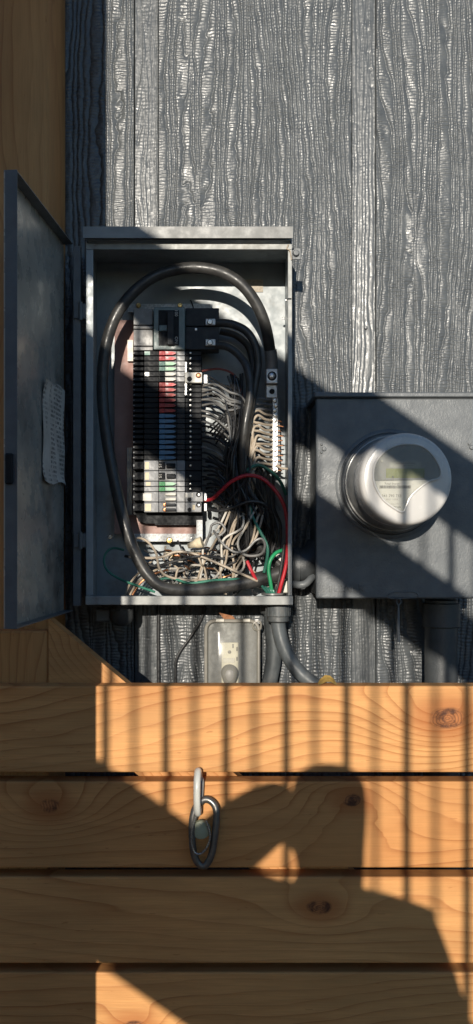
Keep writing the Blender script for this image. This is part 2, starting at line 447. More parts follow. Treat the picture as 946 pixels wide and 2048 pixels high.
# ------------------------------------------------------------------ stair behind the viewer that throws the slanting shade
SD = -0.55                                   # plane of the stair guard, measured from the lens
dy = WALL-SD
M_STAIR = wood('stair_timber', (0.42, 0.25, 0.12), (0.22, 0.10, 0.04), 3.0)
M_BAL = plain('baluster_black', (0.03, 0.03, 0.03), 0.4, 0.3, 0.1)
def guard(off_top, off_bot, slope, x0, x1, y, t):
    """sloping board whose shadow lies between two lines Z = off - slope X on the siding"""
    d = y; pts = []
    for (xx, oo) in ((x0, off_top), (x1, off_top), (x1, off_bot), (x0, off_bot)):
        pts.append((xx-AZ*d, oo-slope*xx+EL*d))
    return MB().prism(pts, -y-t/2, -y+t/2)
stair = thing('outdoor_stair', (0.3, -dy, GROUND), 'timber outdoor stair with sloping rails and thin black balusters facing the wall', 'stair')
guard(0.450, 0.300, 0.69, -1.7, 1.7, dy, 0.038).build('top_rail', M_STAIR, stair)
guard(0.200, 0.062, 0.70, -1.7, 1.7, dy+0.05, 0.038).build('middle_rail', M_STAIR, stair)
guard(-0.533, -0.86, 0.70, -1.7, 1.05, dy, 0.05).build('stringer', M_STAIR, stair)
bx = -0.174 + AZ*(WALL-1.55)
for k in range(-14, 13):
    xx = bx + 0.0975*k
    zt = 0.32-0.69*xx+EL*dy; zb = -0.56-0.70*xx+EL*dy
    if zb < GROUND: zb = GROUND+0.002
    if zt < GROUND: continue
    MB().cyl((xx-AZ*dy, -dy+0.026, zb), (xx-AZ*dy, -dy+0.026, zt), 0.0066, 10).build('baluster', M_BAL, stair, True)
dy2 = dy+1.02                                 # guard on the far side of the treads
guard(0.445, 0.310, 0.69, -1.7, 1.7, dy2, 0.038).build('top_rail', M_STAIR, stair)
guard(0.190, 0.075, 0.70, -1.7, 1.7, dy2, 0.038).build('middle_rail', M_STAIR, stair)
guard(-0.56, -0.84, 0.70, -1.7, 1.05, dy2, 0.05).build('stringer', M_STAIR, stair)
for k in range(-14, 13):
    xx = bx + 0.046 + 0.0975*k
    zt = 0.32-0.69*xx+EL*dy2; zb = max(GROUND+0.002, -0.58-0.70*xx+EL*dy2)
    if zt > GROUND+0.05:
        MB().cyl((xx-AZ*dy2, -dy2+0.026, zb), (xx-AZ*dy2, -dy2+0.026, zt), 0.0050, 10).build('baluster', M_BAL, stair, True)
for k in range(9):                            # treads on the far side of the stringer
    xx = -1.3+0.27*k; zt = -0.60-0.70*xx+EL*dy-0.02
    if zt > GROUND+0.1:
        MB().box(xx-AZ*dy-0.14, xx-AZ*dy+0.13, -dy-0.95, -dy-0.03, zt-0.038, zt, 0.003).build('tread', M_STAIR, stair)
MB().box(-1.75-AZ*dy, -1.66-AZ*dy, -dy-0.05, -dy+0.05, GROUND, 0.5+0.69*1.7+EL*dy+0.1, 0.004).build('newel_post', M_STAIR, stair)

# ------------------------------------------------------------------ timber: house post, added shade post, gate
WL, WD = (0.65, 0.325, 0.118), (0.30, 0.088, 0.019)
M_POST = wood('post_timber', WL, WD, 8.0, 0.03, 0.02, along='z', tone=0.85)
post = tag(MB().box(-0.52, -0.296, Y(1.70), -0.008, GROUND, 1.85, 0.004).build('timber_post', M_POST),
           'tall orange-brown timber post against the siding behind the open panel door', 'post')
gp = thing('shade_post', (-0.36, Y(1.05), GROUND), 'tall square timber post with a lower board, added out of view to shade the left side', 'post')  # unseen post, added to throw the upright shade edges at the left
MB().box(-0.52, -0.3335, Y(1.05)-0.14, Y(1.05), GROUND, 2.3, 0.004).build('shaft', M_POST, gp)
MB().box(-0.333, -0.2625, Y(1.05)-0.09, Y(1.05), GROUND, 0.40, 0.004).build('shade_board', M_POST, gp)  # lower board added to shade the left end of gate and panel

gate = thing('timber_gate', (0.05, Y(1.57), GROUND), 'orange-brown timber gate of wide horizontal boards below the electrical boxes', 'gate')
PD, PT = 1.55, 0.038
gx0, gx1 = -0.48, 0.62
tops = [Z(1372, PD)]
for k in range(8): tops.append(tops[-1]-0.140-0.0146)
cx = (gx0+gx1)/2
def kn(u, v, k): return (X(u, PD)-cx, Z(v, PD)-(tops[k]-0.070))
K1 = kn(895, 1436, 0); K1b = kn(512, 1442, 0); K2 = kn(100, 1612, 1); K3 = kn(705, 1600, 1)
knots = {0: [(K1[0], K1[1], 0.16, 0.075, 0.018)], 1: [(K2[0], K2[1], 0.10, 0.055, 0.012), (K3[0], K3[1], -0.11, 0.060, 0.011)],
         2: [(0.1, 0.02, 0.06, 0.04, 0.012)], 3: [(-0.2, -0.02, 0.06, 0.04, 0.012)]}
slopes = [0.20, 0.04, -0.08, 0.1, 0.05, -0.1, 0.12, 0.03]
for k in range(8):
    zt = tops[k]; zb = zt-0.140
    if zb < GROUND+0.02: break
    mt = wood('board_timber', WL, WD, 2.3+k*4.1, slopes[k], 0.0215+0.003*(k % 3), knots.get(k, ()), tone=1.0-0.05*(k % 2))
    MB().box(gx0, gx1, Y(PD), Y(PD)+PT, zb, zt, 0.0028, 2).build('board', mt, gate)
BD = PD+PT+0.0015
mt = wood('brace_timber', WL, WD, 31.0, -0.8, 0.012, (), tone=0.9)
a = Vector((X(97, BD), Z(1236, BD))); b_ = Vector((X(262, BD), Z(1374, BD))); dr = (b_-a).normalized(); nn = Vector((dr.y, -dr.x))
if nn.y > 0: nn = -nn
p1 = a + dr*1.15; wid = 0.105
lo_a = a + nn*wid; t_ = (a.x-lo_a.x)/dr.x; lo_a = lo_a+dr*t_
MB().prism([tuple(a), tuple(p1), tuple(p1+nn*wid), tuple(lo_a)], Y(BD), Y(BD)+0.036).build('diagonal_brace', mt, gate)
mt = wood('stile_timber', WL, WD, 12.0, 0.05, 0.018, (), along='z', tone=0.8)
MB().box(gx0+0.02, X(96, BD), Y(BD), Y(BD)+0.036, GROUND+0.05, Z(1262, BD), 0.003).build('stile', mt, gate)

# ------------------------------------------------------------------ electrical panel
PF = 1.75                                       # distance of the enclosure's front edge
xl, xr = X(172, PF), X(584, PF); zt, zb = Z(478, PF), Z(1208, PF)
panel = thing('electrical_panel', ((xl+xr)/2, -0.005, zb), 'open grey electrical panel full of breakers and wires on the siding', 'electrical panel')
yb = -0.006; yf = Y(PF); T = 0.0022
MB().box(xl, xr, yb-0.004, yb, zb, zt).build('back_plate', M_GREY, panel)
MB().box(xl, xl+T, yf, yb-0.0041, zb, zt).build('side_wall', M_GREY, panel)
MB().box(xr-T, xr, yf, yb-0.0041, zb, zt).build('side_wall', M_GREY, panel)
MB().box(xl+T+.0001, xr-T-.0001, yf, yb-0.0041, zb, zb+T).build('bottom_wall', M_GREY, panel)
MB().box(xl+T+.0001, xr-T-.0001, yf, yb-0.0041, zt-T, zt).build('top_wall', M_GREY, panel)
# folded front lips
MB().box(xl+0.0002, xl+0.0135, yf-0.0022, yf-0.0001, zb+0.016, zt-0.02, 0.0006).build('front_lip', M_GREY, panel)
MB().box(xr-0.0075, xr-0.0002, yf-0.0022, yf-0.0001, zb+0.016, zt-0.02, 0.0006).build('front_lip', M_LIP, panel)
MB().box(xl+0.0002, xr+0.001, yf-0.0105, yf-0.0001, zb-0.001, zb+0.0150, 0.0012, 2).build('bottom_lip', M_LIP, panel)
MB().box(xl+0.0002, xr-0.0002, yf-0.0022, yf-0.0001, zt-0.0195, zt-0.0085, 0.0006).build('top_lip', M_LIP, panel)
# rain hood
hd = MB(); HD = PF-0.024
hz1, hz0 = Z(453, HD), Z(476, HD); hx0, hx1 = X(166, HD), X(586, HD)
hd.prism([(hx0, hz0), (hx1, hz0), (hx1, hz1), (hx0, hz1)], Y(HD), Y(HD)+0.002)
hd.box(hx0, hx1, Y(HD)+0.002, yb, hz1-0.002, hz1)
hd.box(hx0, hx0+0.002, Y(HD)+0.002, yb, hz0+0.008, hz1-0.002); hd.box(hx1-0.002, hx1, Y(HD)+0.002, yb, hz0+0.008, hz1-0.002)
hd.build('rain_hood', plain('hood_worn_enamel', (0.25, 0.25, 0.24), 0.5, 0, 0.2, 25, 0.25, 0.0006, 200, dirt=(0.14, 0.135, 0.13)), panel)
MB().tube(smooth_path([W(577, 489, PF-0.004), W(574, 497, PF-0.005), W(580, 502, PF-0.005), W(583, 520, PF-0.004)], 5), 0.0012, 6).build('edge_trim', M_WTAN, panel, True)
# bolt lug outside the right wall
lg = MB(); lg.pbox(584, 602, 496, 519, PF+0.02, PF+0.024, 0.0008); o = lg.build('mounting_lug', M_BOX, panel)
screw(W(592, 507, PF+0.0199), 0.0062, M_BOX, o, 'bolt', 0.006)
MB().pbox(575, 583, 596, 599, PF-0.003, PF, 0).build('latch_slot', M_BLACK, panel)
for (u, v) in ((572, 600), (185, 592), (567, 637)): screw(W(u, v, 1.86), 0.0025, M_STEEL, panel, 'rivet', 0.001)

# door: a folded steel pan, open a little past square
th = math.atan(0.0306/0.35)
hinge = Vector((X(146, PF), yf, 0)); dz0, dz1 = Z(1222, PF), Z(487, PF)
ddir = Vector((-math.sin(th), -math.cos(th), 0)); dn = Vector((math.cos(th), -math.sin(th), 0))   # outwards from hinge; towards the opening
Rm = Matrix(((ddir.x, dn.x, 0, hinge.x), (ddir.y, dn.y, 0, hinge.y), (0, 0, 1, 0), (0, 0, 0, 1)))
DWID, DP = 0.352, 0.019
door = MB().box(0, DWID, -DP, -DP+0.0018, dz0, dz1, 0, M=Rm).build('door', M_DOORIN, panel)
MB().box(DWID-0.0018, DWID+0.0002, -DP+0.0019, 0.001, dz0, dz1, 0.0004, M=Rm).build('free_edge_flange', M_BOX, door)
MB().box(0.001, DWID-0.002, -DP+0.0019, 0.0, dz1-0.0018, dz1-0.0001, 0, M=Rm).build('top_flange', M_BOX, door)
MB().box(0.001, DWID-0.002, -DP+0.0019, 0.0, dz0+0.0001, dz0+0.0018, 0, M=Rm).build('bottom_flange', M_BOX, door)
MB().box(DWID+0.0004, DWID+0.007, -0.016, -0.004, 0.08, 0.125, 0.002, M=Rm).build('latch', M_BLACK, door)
MB().box(0.145, 0.147, -DP-0.0019, -DP-0.0001, 0, 0.1, 0, M=Rm).build('seam', M_BOX, door)
# directory sheet on the door
def sheet_mat():
    n = NT('printed_directory'); o = n.sep(n.tc.outputs['Object'])
    rows = n.math('FRACT', n.math('MULTIPLY', o[2], 125)); line = n.maprange(rows, 0.35, 0.5, 0, 1)
    wd = n.maprange(n.noise(n.mapping((260, 260, 125)), 1.0, 2), 0.42, 0.52, 0, 1)
    colm = n.maprange(n.noise(n.mapping((38, 38, 9)), 1.0, 1), 0.40, 0.50, 0, 1)
    ink = n.math('MULTIPLY', n.math('MULTIPLY', line, wd), colm)
    st = n.ramp(n.noise(n.mapping((30, 30, 30)), 1.0, 4), [(0.3, (0.50, 0.45, 0.39)), (0.7, (0.68, 0.63, 0.56))])
    n.base(n.mix(n.math('MULTIPLY', ink, 0.8), st, (0.08, 0.075, 0.07))); n.p.inputs['Roughness'].default_value = 0.8
    n.bump(n.noise(n.mapping((22, 22, 12)), 1.0, 2), 0.5, 0.004)
    return n.m
pm = MB(); nu, nv = 8, 14
rs = np.random.RandomState(4)
for j in range(nv+1):
    for i in range(nu+1):
        a_ = 0.006+0.146*i/nu; zz = 0.0225+0.173*j/nv
        w_ = 0.0016+0.0018*math.sin(i*1.1+j*0.35)**2 + (0.006*max(0, (j-nv+3)/3)**2 if i > 5 else 0) + (0.004*max(0, (2-j)/2)**2)
        p = Rm @ Vector((a_, -DP+0.0018+w_, 0.075+zz+0.004*math.sin(i*0.8)*(j in (0, nv))))
        pm.v.append(p[:])
for j in range(nv):
    for i in range(nu): k = j*(nu+1)+i; pm.f.append((k, k+1, k+nu+2, k+nu+1))
tag(pm.build('directory_sheet', sheet_mat(), door, True), 'crumpled printed circuit directory sheet', None)
# hinge side strip and hinge leaves
MB().pbox(146, 161, 492, 1212, PF-0.002, PF+0.012, 0.0008).build('hinge_strip', M_BOX, panel)
for (v0, v1) in ((607, 637), (1067, 1095)):
    h_ = MB(); h_.pbox(147, 171, v0, v1, PF-0.006, PF-0.0025, 0.001); h_.build('hinge_leaf', M_BOX, panel)
    MB().cyl(W(161, v0-3, PF-0.007), W(161, v1+3, PF-0.007), 0.0035, 10).build('hinge_pin', M_BOX, panel, True)

# mounting plate, brackets
MB().pbox(229, 404, 640, 1068, 1.872, 1.884).build('mounting_plate', M_PINK, panel)
MB().pbox(258, 404, 1067.5, 1083, 1.862, 1.871).build('lower_bracket', M_GALV, panel)
MB().pbox(393, 405, 1040, 1081, 1.845, 1.8615).build('bracket_tab', M_GALV, panel)
MB().pbox(255, 266, 680, 722, 1.862, 1.8715).build('insulator_strip', M_WHITE, panel)
MB().pbox(254, 264, 895, 1030, 1.862, 1.8715).build('insulator_strip', M_RING, panel)
screw(W(339, 1081, 1.8615), 0.0062, M_BRASS, panel, 'screw', 0.004)
screw(W(220, 1074, 1.892), 0.0052, M_STEEL, panel, 'screw', 0.003)
screw(W(383, 1076, 1.8615), 0.002, M_STEEL, panel, 'rivet', 0.001)
MB().pbox(256, 425, 608, 624, 1.862, 1.871).build('upper_bracket', M_GALV, panel)
for u in (277, 360): screw(W(u, 611, 1.8615), 0.0050, M_BRASS, panel, 'screw', 0.004)
MB().tube(smooth_path([W(388, 622, 1.84), W(385, 610, 1.835), W(381, 600, 1.83)], 4), 0.0014, 6).build('wire_stub', M_BLACK, panel, True)
MB().pbox(489, 526, 559, 584, 1.893, 1.8945, 0.0).build('rating_plate', plain('rating_plate', (0.40, 0.345, 0.27), 0.6, 0, 0.25, 180, 0), panel)
# bus base (black moulding behind the breakers)
MB().pbox(266, 404, 702, 1030, 1.846, 1.861, 0.001).build('bus_base', M_BLACK, panel)
b0 = MB(); Db = 1.848
b0.prism([(X(272, Db), Z(1028, Db)), (X(405, Db), Z(1028, Db)), (X(405, Db), Z(1044, Db)), (X(392, Db), Z(1047, Db)), (X(292, Db), Z(1047, Db)), (X(277, Db), Z(1043, Db))], Y(Db), Y(Db)+0.03)
b0.build('bus_end_block', M_BLACK, panel)
MB().pbox(310, 392, 1046, 1050, Db+0.001, Db+0.02).build('bus_end_step', M_BLACK, panel)

# main breaker
BF = 1.815
mb_ = MB().pbox(307, 370, 614, 699, BF-0.006, BF+0.04, 0.0015).build('main_breaker', M_TEAL, panel)
MB().pbox(317, 358, 620, 691, BF-0.0075, BF-0.0062, 0.0006).build('handle_well', M_BLACK, mb_)
MB().pbox(334, 348, 622, 689, BF-0.016, BF-0.0077, 0.0015).build('handle', M_BODY, mb_)
MB().pbox(318, 341, 650, 662, BF-0.0105, BF-0.0077, 0.001).build('handle_bridge', M_TEAL, mb_)
for (v, s) in ((626, '100'), (680, 'ON')): text(s, 0.0085, W(352.5, v, BF-0.0078), M_WHITE, mb_, rot=-math.pi/2)
for (v0, v1) in ((617, 650), (651, 658), (659, 692), (693, 701)):
    MB().pbox(267, 305.5, v0+.4, v1-.4, BF+0.004, BF+0.04, 0.0008).build('filler_plate', M_FILL, panel)
lb = MB().pbox(371, 438, 616, 652, BF+0.006, BF+0.045, 0.001).build('main_lug_block', M_BODY, panel)
lb2 = MB().pbox(371, 438, 653.5, 699, BF+0.004, BF+0.045, 0.001).build('main_lug_block', M_BODY, panel)
for (v, l_) in ((646, lb), (687, lb2)):
    MB().pbox(411, 431, v-9, v+4, BF-0.002, BF+0.0055, 0.001).build('lug', M_ALU, l_)
    screw(W(420, v-2, BF-0.0021), 0.0055, M_STEEL, l_, 'lug_screw', 0.003)
screw(W(392, 659, BF+0.0039), 0.003, M_STEEL, lb2, 'screw', 0.0015)

# branch breakers
def breaker(v0, v1, hm, tm, body=M_BODY, term=M_BLACK, sticker=None, number=None, housing=None):
    housing = housing or body
    e = 0.45
    br = MB().pbox(288, 317, v0+e, v1-e, BF+0.004, BF+0.034, 0.0009).build('breaker', body, panel)
    c = (v0+v1)/2; h = v1-v0
    MB().pbox(266, 287.3, v0+e+h*0.12, v1-e-h*0.12, BF+0.008, BF+0.034, 0.0008).build('clip_end', M_BLACK, br)
    MB().pbox(266.5, 269, v0+h*0.4, v1-h*0.4, BF+0.006, BF+0.0078).build('clip', M_BODYG, br)
    MB().pbox(317.4, 353, v0+e, v1-e, BF+0.003, BF+0.034, 0.0009).build('handle_housing', housing, br)
    MB().pbox(353.4, 370, v0+e, v1-e, BF+0.004, BF+0.034, 0.0009).build('shoulder', housing, br)
    MB().pbox(370.5, 403, v0+e, v1-e, BF+0.011, BF+0.034, 0.0009).build('terminal_end', term, br)
    if hm is not None:
        MB().pbox(318, 330, c-h*0.40, c+h*0.40, BF-0.003, BF+0.0028, 0.0009, 2).build('handle_base', hm, br)
        t = MB(); D0 = BF-0.0035
        t.prism([(X(330.4, D0), Z(c-h*0.33, D0)), (X(346, D0), Z(c-h*0.27, D0)), (X(352.5, D0), Z(c, D0)), (X(346, D0), Z(c+h*0.27, D0)), (X(330.4, D0), Z(c+h*0.33, D0))], Y(D0), Y(BF+0.0028))
        t.build('handle', tm, br)
    screw(W(381, c, BF+0.0108), 0.0022, M_STEEL, br, 'terminal_screw', 0.002)
    if sticker: 
        (u0, u1, m) = sticker
        MB().pbox(u0, u1, c-h*0.33, c+h*0.36, BF+0.0028, BF+0.0038).build('sticker', m, br)
    if number:
        text(number, 0.008, W(319, c, BF+0.0026), M_WHITE, br, rot=-math.pi/2)
    return br
P_ = 10.45; v = 701.0; rows = []
cols = [(M_RED, M_RED), (M_RED, M_RED), (M_GRYGRN, M_PGREEN), (M_GRYGRN, M_PGREEN), (M_BLACK, M_WHITE), (M_BLACK, M_WHITE), (M_DRED, M_RED)] \
    + [(M_DRED, M_DRED)]*5 + [(M_BLUE, M_BLUE)]*9
for k, (a_, b2) in enumerate(cols):
    breaker(v, v+P_, a_, b2, M_BLACK, M_BLACK, (289, 300, M_GRYGRN) if k == 0 else ((290, 298, M_ALU) if k == 4 else None), housing=M_BODYG if k in (0, 1, 2, 3, 4, 5) else M_BODY)
    rows.append(v+P_/2); v += P_
for s_ in ('15', '15'):
    h = 21.0; c = v+h/2
    br = breaker(v, v+h, None, None, M_BODYG, M_BLACK, (290, 298, M_STICK))
    MB().pbox(317.6, 330, c-7, c+7, BF-0.0005, BF+0.0026, 0.001).build('handle_base', M_BLACK, br)
    MB().pbox(333, 351, c-4.5, c+4.5, BF-0.004, BF+0.0026, 0.001).build('handle', M_BLACK, br)
    text(s_, 0.0085, W(320, c, BF-0.0008), M_WHITE, br, rot=-math.pi/2)
    rows.append(c); v += h
for k in range(2):
    breaker(v, v+P_, M_GREEN, M_PGREEN, M_BODYG, M_BLACK, (292, 301, M_STICK) if k == 0 else None); rows.append(v+P_/2); v += P_
h = 20.8
for k in range(2):
    c = v+h/2
    br = breaker(v, v+h, None, None, M_BODYG, M_BODYG, (286, 303, M_WHITE) if k == 0 else (290, 302, M_STICK))
    for q in (-5, 5):
        MB().pbox(330, 352, c+q-3, c+q+2.4, BF-0.004, BF+0.0026, 0.0012).build('handle', M_WHITE if k == 0 else M_BODY, br)
        if k == 1: screw(W(330, c+q, BF+0.0026), 0.004, M_COPPER, br, 'rivet', 0.003)
    tb = MB().pbox(370.5, 406 if k == 0 else 403, v+.6, v+h-.6, BF-0.001, BF+0.0105, 0.001).build('terminal_cover', M_BODYG, br)
    screw(W(397, c-5, BF-0.0011), 0.005, M_BLACK, br, 'terminal_hole', 0.0004)
    screw(W(398, c-4, BF-0.0016), 0.0032, M_STEEL, br, 'terminal_screw', 0.001)
    screw(W(379, c+5, BF-0.0011), 0.004, M_BLACK, br, 'terminal_hole', 0.0004)
    MB().pbox(371 if k == 0 else 385, 386 if k == 0 else 390, c-8 if k == 0 else c-5, c+1 if k == 0 else c+5, BF-0.0018, BF-0.0011).build('sticker', M_WHITE if k == 0 else M_STICK, br)
    MB().pbox(408, 414, c-8, c+8, BF+0.004, BF+0.03, 0.001).build('end_clamp', M_ALU, br)
    rows.append(c); v += h
tbk = MB().pbox(370, 404, 744.5, 765.5, BF-0.004, BF+0.0105, 0.001).build('terminal_block', M_WHITE, panel)
screw(W(397, 751, BF-0.0041), 0.0052, M_COPPER, tbk, 'terminal_screw', 0.002)
screw(W(379, 758, BF-0.0041), 0.0050, M_BLACK, tbk, 'terminal_hole', 0.0005)
MB().pbox(407.5, 415, 749, 767, BF+0.002, BF+0.02, 0.001).build('end_clamp', M_ALU, panel)
MB().pbox(370, 373.5, 724, 790, BF+0.0005, BF+0.0035).build('marker_strip', M_ALU, panel)

# neutral bar on the right
ND = 1.835
nb = MB().pbox(545, 556, 796, 945, ND, ND+0.012, 0.0008).build('neutral_bar', M_ALU, panel)
MB().pbox(541, 560, 800, 940, ND+0.0122, ND+0.05, 0.001).build('bar_support', M_GREY, panel)
l1 = MB().pbox(532, 556, 737, 767, ND-0.016, ND+0.03, 0.0015).build('neutral_lug', M_ALU, panel)
screw(W(544, 752, ND-0.0161), 0.0088, M_BODY, l1, 'lug_ring', 0.0012); screw(W(544, 752, ND-0.0172), 0.0064, M_STEEL, l1, 'lug_screw', 0.002)
l2 = MB().pbox(532, 555, 769, 796, ND-0.004, ND+0.03, 0.0015).build('lug_base', M_ALU, panel)
screw(W(544, 783, ND-0.0041), 0.0052, M_BLACK, l2, 'lug_hole', 0.0006)
nrow = [801+9.9*k for k in range(15)]
for k, q in enumerate(nrow): screw(W(550.5+(1.2 if k % 2 else -1.2), q, ND-0.0001), 0.0043, M_STEEL, nb, 'terminal_screw', 0.0035)
gb = MB().pbox(331, 402, 1103, 1117, 1.84, 1.852, 0.0008).build('ground_bar', M_STICK, panel)
for k in range(7): screw(W(338+9.5*k, 1110, 1.8399), 0.004, M_BRASS if k % 2 else M_STEEL, gb, 'terminal_screw', 0.003)
MB().pbox(552, 578, 1108, 1186, 1.84, 1.89, 0.002).build('white_barrier', M_WHITE, panel)
MB().lathe([(0.021, 0), (0.021, -0.003), (0.019, -0.004)], W(545, 1186, 1.79), 24, 'z').build('bushing', M_RING, panel, True)
MB().lathe([(0.0085, 0.002), (0.0085, -0.0003), (0.0072, -0.0003)], W(220, 1076, 1.8915), 20).build('knockout', M_GREY, panel, True)

# ------------------------------------------------------------------ wires: each its own thing
WGROUPS = {}
def wire(pts, r, m, label, group=None, per=7, n=7, name='wire', cat='wire'):
    P = [W(*p) for p in pts]
    o = MB().tube(smooth_path(P, per), r, n).build(name, m, None, True)
    return tag(o, label, cat, group)
rnd = random.Random(5)
J = lambda s: rnd.uniform(-s, s)
# heavy black cable looping round the whole box
loop = [(543, 738, 1.835), (540, 700, 1.825), (530, 650, 1.80), (512, 607, 1.79), (484, 570, 1.785), (446, 546, 1.785), (400, 536, 1.785), (352, 539, 1.79), (304, 556, 1.79), (260, 592, 1.79),
        (227, 642, 1.79), (209, 710, 1.79), (205, 790, 1.79), (214, 880, 1.785), (231, 970, 1.78), (250, 1050, 1.775), (272, 1110, 1.772), (298, 1153, 1.77), (330, 1176, 1.772), (385, 1180, 1.785), (445, 1173, 1.80), (500, 1163, 1.81), (555, 1148, 1.82), (590, 1136, 1.82)]
lp = smooth_path([W(*p) for p in loop], 7)
rr = [0.0108+0.005*max(0.0, (i/len(lp)-0.78)/0.22) for i in range(len(lp))]
tag(MB().tube(lp, rr, 16).build('cable', M_CABLE, None, True), 'thick black cable looping round the inside of the open panel', 'cable')
wire([(541, 700, 1.8235), (543, 718, 1.829), (543, 737, 1.834)], 0.0118, M_RING, 'grey tape sleeve on the end of the thick cable above the neutral lug', n=14, name='tape_sleeve', cat='tape')
# two main feeders out of the lugs
FE = 'black feeder cables from the main lugs'
wire([(432, 646, 1.822), (462, 648, 1.815), (492, 662, 1.81), (510, 690, 1.81), (516, 730, 1.812), (508, 780, 1.81), (494, 850, 1.80), (486, 930, 1.81), (478, 1000, 1.83), (470, 1060, 1.85)], 0.0078, M_CABLE, 'black feeder cable arching from the upper main lug', FE, n=12, name='feeder_cable', cat='cable')
wire([(432, 690, 1.822), (456, 694, 1.815), (480, 712, 1.81), (496, 740, 1.80), (500, 790, 1.795), (490, 850, 1.79), (484, 920, 1.80), (492, 1000, 1.82), (510, 1080, 1.84), (560, 1130, 1.845)], 0.0078, M_CABLE, 'black feeder cable arching from the lower main lug', FE, n=12, name='feeder_cable', cat='cable')
wire([(440, 662, 1.86), (474, 672, 1.862), (500, 700, 1.86), (506, 760, 1.855), (500, 840, 1.85), (500, 930, 1.85), (505, 1020, 1.86)], 0.007, M_CABLE, 'black feeder cable lying behind the other two at the panel back', FE, n=12, name='feeder_cable', cat='cable')
# branch wires from the breakers
BG = 'black branch wires from the breakers'
for k, rv in enumerate(rows):
    if rv < 742 or rv > 975: 
        continue
    bxp = 478+J(16); m = M_WBLK if k % 6 else M_WGRY
    if 770 < rv < 850 and k % 2: m = M_WGRY
    D0 = 1.838
    wire([(392, rv+J(1.5), D0), (416, rv+2+J(3), D0-0.006-rnd.random()*0.012), (444, rv+18+J(8), 1.815+J(0.012)), (bxp-8, rv+52+J(14), 1.81+J(0.016)), (bxp, rv+100+J(16), 1.812+J(0.018)), (bxp+J(14), max(rv+170, 985)+J(10), 1.825+J(0.02)), (bxp-6+J(26), max(rv+220, 1055)+J(14), 1.845+J(0.02))],
         0.0020, m, 'black branch wire fanning out from a breaker terminal into the bundle' if m is M_WBLK else 'grey branch wire fanning out from a breaker terminal into the bundle', BG if m is M_WBLK else 'grey branch wires from the breakers')
for k in range(26):
    a_ = 444+k*3.6+J(5)
    wire([(470+J(16), 770+J(25), 1.825+J(0.02)), (480+J(14), 850+J(20), 1.815+J(0.025)), (474+J(26), 930+J(20), 1.815+J(0.025)), (a_, 1010+J(20), 1.82+J(0.02)), (a_+J(18), 1075+J(15), 1.84+J(0.02)), (a_+J(30), 1130+J(20), 1.85+J(0.02))],
         0.0021, M_WBLK, 'black wire in the thick bundle hanging down the panel centre', 'black wires of the central bundle')
# red wires high in the panel
wire([(404, 742, 1.835), (440, 738, 1.825), (470, 752, 1.82), (484, 790, 1.815), (486, 840, 1.82)], 0.0021, M_DRED and plain('dull_red_insulation', (0.22, 0.05, 0.04), 0.5), 'dull red wire running from the pale terminal block into the bundle')
# grey arcs in the lit gap
for k in range(5):
    wire([(404, 775+k*9+J(2), 1.835), (430, 772+k*8+J(4), 1.81), (458, 788+k*7+J(5), 1.80), (486, 800+k*6+J(6), 1.80), (500, 842+k*6, 1.805)], 0.0021, M_WGRY, 'grey wire bowed across the bright gap beside the upper breakers', 'grey wires bowed across the gap')
for k in range(5):
    wire([(416+k*4, 856+k*8, 1.83), (436+k*3, 838+k*6+J(3), 1.815), (462+k*2, 818+k*3, 1.805), (488, 802+k*5, 1.80)], 0.0019, M_WBLK, 'black wire crossing upwards over the fanned branch wires', 'black wires crossing the fan')
# white neutrals into the bar
for k, q in enumerate(nrow):
    m = M_WTAN if k > 2 else M_WGRY
    wire([(545, q, ND+0.002), (530, q-2+J(2), ND-0.004), (514, q-6+J(4), ND-0.008), (503+J(4), q+8+J(10), ND-0.010), (500+J(8), q+60+J(10), ND), (492+J(18), 985+J(20), 1.845), (478+J(30), 1060+J(10), 1.86)],
         0.0025, m, 'aged white neutral wire clamped in the vertical terminal bar' if m is M_WTAN else 'grey neutral wire clamped at the top of the vertical terminal bar', 'neutral wires in the terminal bar' if m is M_WTAN else 'grey wires in the terminal bar')
    if k > 3:
        wire([(546, q+1, ND+0.003), (558, q+1, ND+0.002), (563+J(4), q+2+J(2), ND)], 0.0012, M_COPPER, 'bare copper wire end poking out of the terminal bar', 'copper ends at the terminal bar', per=3)
wire([(553, 930, ND-0.006), (562, 936, ND-0.01), (576, 938, ND-0.01), (580, 942, ND)], 0.0022, M_WTAN, 'short pale wire leaving the foot of the terminal bar')
# red wire and its companions
wire([(410, 1000, 1.825), (424, 998, 1.815), (440, 984, 1.80), (462, 964, 1.79), (492, 951, 1.785), (522, 956, 1.785), (548, 978, 1.785), (566, 1006, 1.785), (574, 1040, 1.785), (575, 1090, 1.785), (572, 1130, 1.788), (562, 1170, 1.79), (555, 1196, 1.795)], 0.0036, M_WRED, 'bright red wire arching over the bundle and down the right wall', n=10)
wire([(416, 1018, 1.82), (440, 1022, 1.81), (468, 1014, 1.80), (500, 1003, 1.795), (528, 1008, 1.80), (545, 1030, 1.81), (546, 1060, 1.83), (538, 1090, 1.85)], 0.0030, M_WBLK, 'black wire arching from the lowest breaker below the red wire', n=9)
wire([(569, 1088, 1.79), (566, 1110, 1.792), (560, 1150, 1.795), (550, 1196, 1.80)], 0.0030, M_WBLK, 'black wire running down beside the bright red wire', n=9)
wire([(566, 1100, 1.80), (552, 1106, 1.79), (541, 1120, 1.785), (537, 1140, 1.785), (541, 1165, 1.785), (546, 1198, 1.79)], 0.0036, M_WGRN, 'bright green wire curving down to the conduit bushing', n=10)
wire([(500, 1008, 1.815), (506, 1034, 1.81), (520, 1062, 1.80), (533, 1088, 1.795), (535, 1110, 1.795), (528, 1145, 1.80)], 0.0030, M_WDGN, 'dark green wire slanting down in front of the bundle', n=9)
